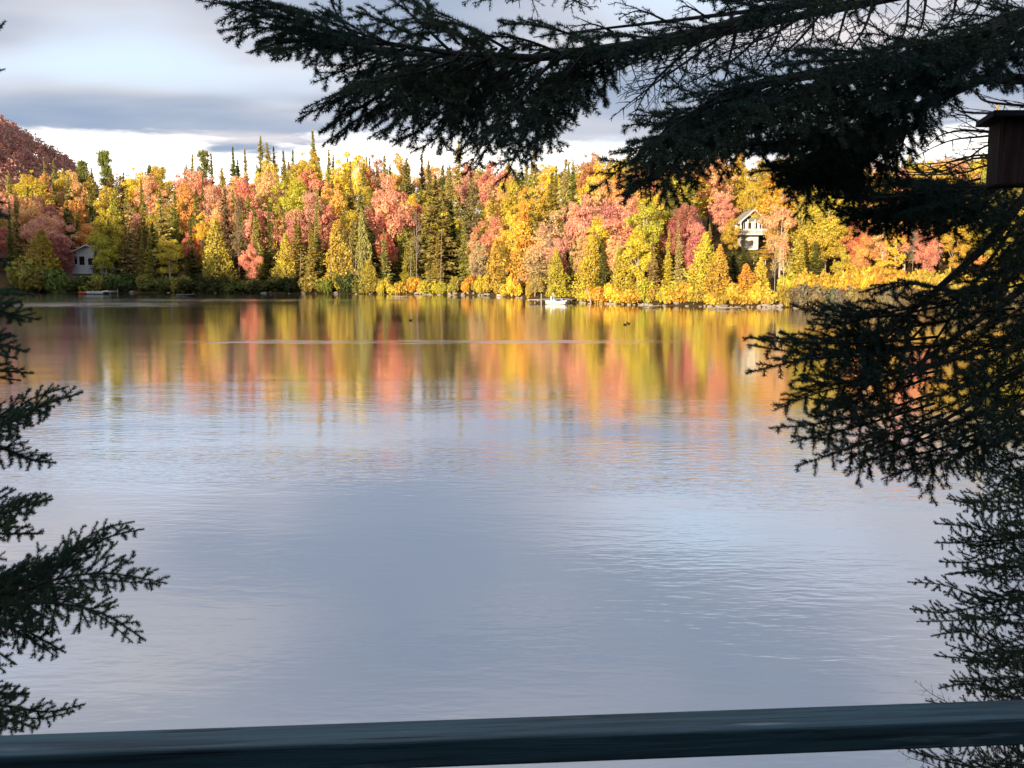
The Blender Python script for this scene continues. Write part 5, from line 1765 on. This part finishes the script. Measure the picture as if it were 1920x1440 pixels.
# bare twigs of a small shrub beside the young spruce
b = Bough(77)
tsh = empty("leafless_shrub", (0, 0, 0))
for pts in ([(1850, 1420), (1790, 1330), (1745, 1300), (1715, 1275)], [(1850, 1430), (1780, 1340), (1735, 1308)], [(1850, 1500), (1760, 1440), (1700, 1418), (1680, 1400)]):
    spray_px(b, pts, YD + 0.3, YD + 0.2, 0.16, 0.8, r0=0.005, bare=1.0, spacing=0.11, per_m=30, ln=0.01, wd=0.003, droop=-0.1)
b.finish(tsh, M_NEEDLE_C, M_TWIG)
tag(tsh, "small leafless shrub with fine twigs beside the young spruce", "shrub")

# ------------------------------------------------------------------ bird box on the hemlock's limb
M_BOX = rough_mat("brown_boards", (0.075, 0.040, 0.034), (0.03, 0.017, 0.015), 8.0, (8, 8, 0.6), bump=0.3)
M_BOXROOF = rough_mat("dark_roof_board", (0.035, 0.03, 0.045), (0.02, 0.018, 0.028), 6.0, (1, 8, 1))
BD = 2.7
kx = BD / FPX
top = at(1881, 222, BD)
bot = at(1881, 345, BD)
bh = top.z - bot.z
bbx = empty("bird_box", (top.x, BD, bot.z), math.radians(-14))
bw, bd_ = 0.19, 0.17
t_ = 0.016
m = MB(); m.box((0, 0, 0), (bw, t_, bh)); m.build("front_board", M_BOX, bbx, bevel=0.0015)
m = MB(); m.box((0, bd_ - t_, 0), (bw, bd_, bh)); m.build("back_board", M_BOX, bbx, bevel=0.0015)
m = MB(); m.box((-0.001, t_ + 0.001, 0.002), (t_, bd_ - t_ - 0.001, bh - 0.002)); m.build("side_board", M_BOX, bbx, bevel=0.0015)
m = MB(); m.box((bw - t_, t_ + 0.001, 0.002), (bw + 0.001, bd_ - t_ - 0.001, bh - 0.002)); m.build("side_board", M_BOX, bbx, bevel=0.0015)
m = MB(); m.box((t_ + 0.001, t_ + 0.001, 0.004), (bw - t_ - 0.001, bd_ - t_ - 0.001, 0.02)); m.build("floor_board", M_BOX, bbx)
m = MB()
rot = Matrix.Rotation(math.radians(2.0), 4, 'Y')
m.box((-0.036, -0.03, bh + 0.002), (bw + 0.05, bd_ + 0.03, bh + 0.018), rot); m.build("roof_board", M_BOXROOF, bbx, bevel=0.002)
m = MB(); m.tube([(bw / 2, -0.002, bh * 0.62), (bw / 2, 0.0, bh * 0.62)], 0.02, 16); m.build("painted_hole", M_HOLE_SHADE, bbx)  # flat dark disc; the shade inside a hole is painted as its colour
m = MB(); m.tube([(bw / 2, 0.004, bh * 0.36), (bw / 2, -0.05, bh * 0.36)], 0.005, 8); m.build("perch", M_BOX, bbx)
tk = Vector((tx.x, tx.y, 0)) - bbx.location
tk = Matrix.Rotation(math.radians(14), 4, 'Z') @ Vector((tk.x, tk.y, 0))
m = MB(); m.tube([(bw * 0.9, bd_ * 0.8, bh * 0.5), (tk.x, tk.y, bh * 0.5)], 0.014, 6); m.build("bracket", M_BOX, bbx)
tag(bbx, "brown wooden bird box with a flat dark roof, fixed to the hemlock", "bird box")


# ------------------------------------------------------------------ unseen house added behind the deck to darken the railing front and hemlock
M_LOG = rough_mat("shade_cabin_boards", (0.07, 0.05, 0.035), (0.04, 0.028, 0.02), 4.0, (0.4, 1, 6))
cb = empty("shade_cabin", (0, -1.85, DECK_Z))
m = MB(); m.box((-4.5, -6.0, -2.0), (4.5, -0.02, 2.7)); wl = m.build("wall", M_LOG, cb)
pm = MB(); pm.box((-4.5, -0.018, 0), (4.5, 0.012, 0.17)); pme = pm.mesh("wall_board"); pme.materials.append(M_LOG)
for i in range(15):
    o = bpy.data.objects.new("wall_board", pme); o.location = (0, 0, i * 0.178); link(o, wl)
m = MB()
m.add([(-5.2, 1.0, 2.55), (5.2, 1.0, 2.55), (5.2, -3, 4.4), (-5.2, -3, 4.4), (-5.2, 1.0, 2.72), (5.2, 1.0, 2.72), (5.2, -3, 4.57), (-5.2, -3, 4.57), (-5.2, -7, 2.55), (5.2, -7, 2.55), (-5.2, -7, 2.72), (5.2, -7, 2.72)],
      [(3, 2, 1, 0), (4, 5, 6, 7), (0, 1, 5, 4), (8, 9, 2, 3), (7, 6, 11, 10), (10, 11, 9, 8), (1, 2, 6, 5), (2, 9, 11, 6), (0, 4, 7, 3), (3, 7, 10, 8)])
m.build("roof", M_ROOF, cb)
m = MB(); m.box((1.2, -0.01, 0.05), (2.1, 0.045, 2.05)); dr = m.build("door", M_TEAL, cb)
m = MB(); m.tube([(1.3, 0.05, 1.0), (1.3, 0.11, 1.0), (1.42, 0.11, 1.0)], 0.012, 6); m.build("handle", M_GREY, dr)
for x0 in (-3.2, -1.4):
    m = MB(); m.box((x0, -0.01, 0.9), (x0 + 1.2, 0.03, 1.9)); wi = m.build("window", M_GLASS, cb)
    m = MB()
    for a0, a1, b0, b1 in ((x0 - .08, x0, .82, 1.98), (x0 + 1.2, x0 + 1.28, .82, 1.98), (x0, x0 + 1.2, 1.9, 1.98), (x0, x0 + 1.2, .82, .9)):
        m.box((a0, -0.005, b0), (a1, 0.05, b1))
    m.build("window_frame", M_TEAL, wi)
tag(cb, "unseen dark board house added behind the deck to shade the railing", "shade_cabin")



# put each near tree's origin at its foot, the parts staying where they are
shb = at(1850, 1500, YD + 0.3)
for root, foot in ((fir, Vector((fx.x, fx.y, gzl))), (hem, Vector((tx.x + 0.05, tx.y, gzr))), (ysp, Vector((bx.x, bx.y, ground_z(bx.x, bx.y)))), (tsh, Vector((shb.x, shb.y, ground_z(shb.x, shb.y))))):
    root.location = foot
    for ch in root.children:
        ch.location = -foot
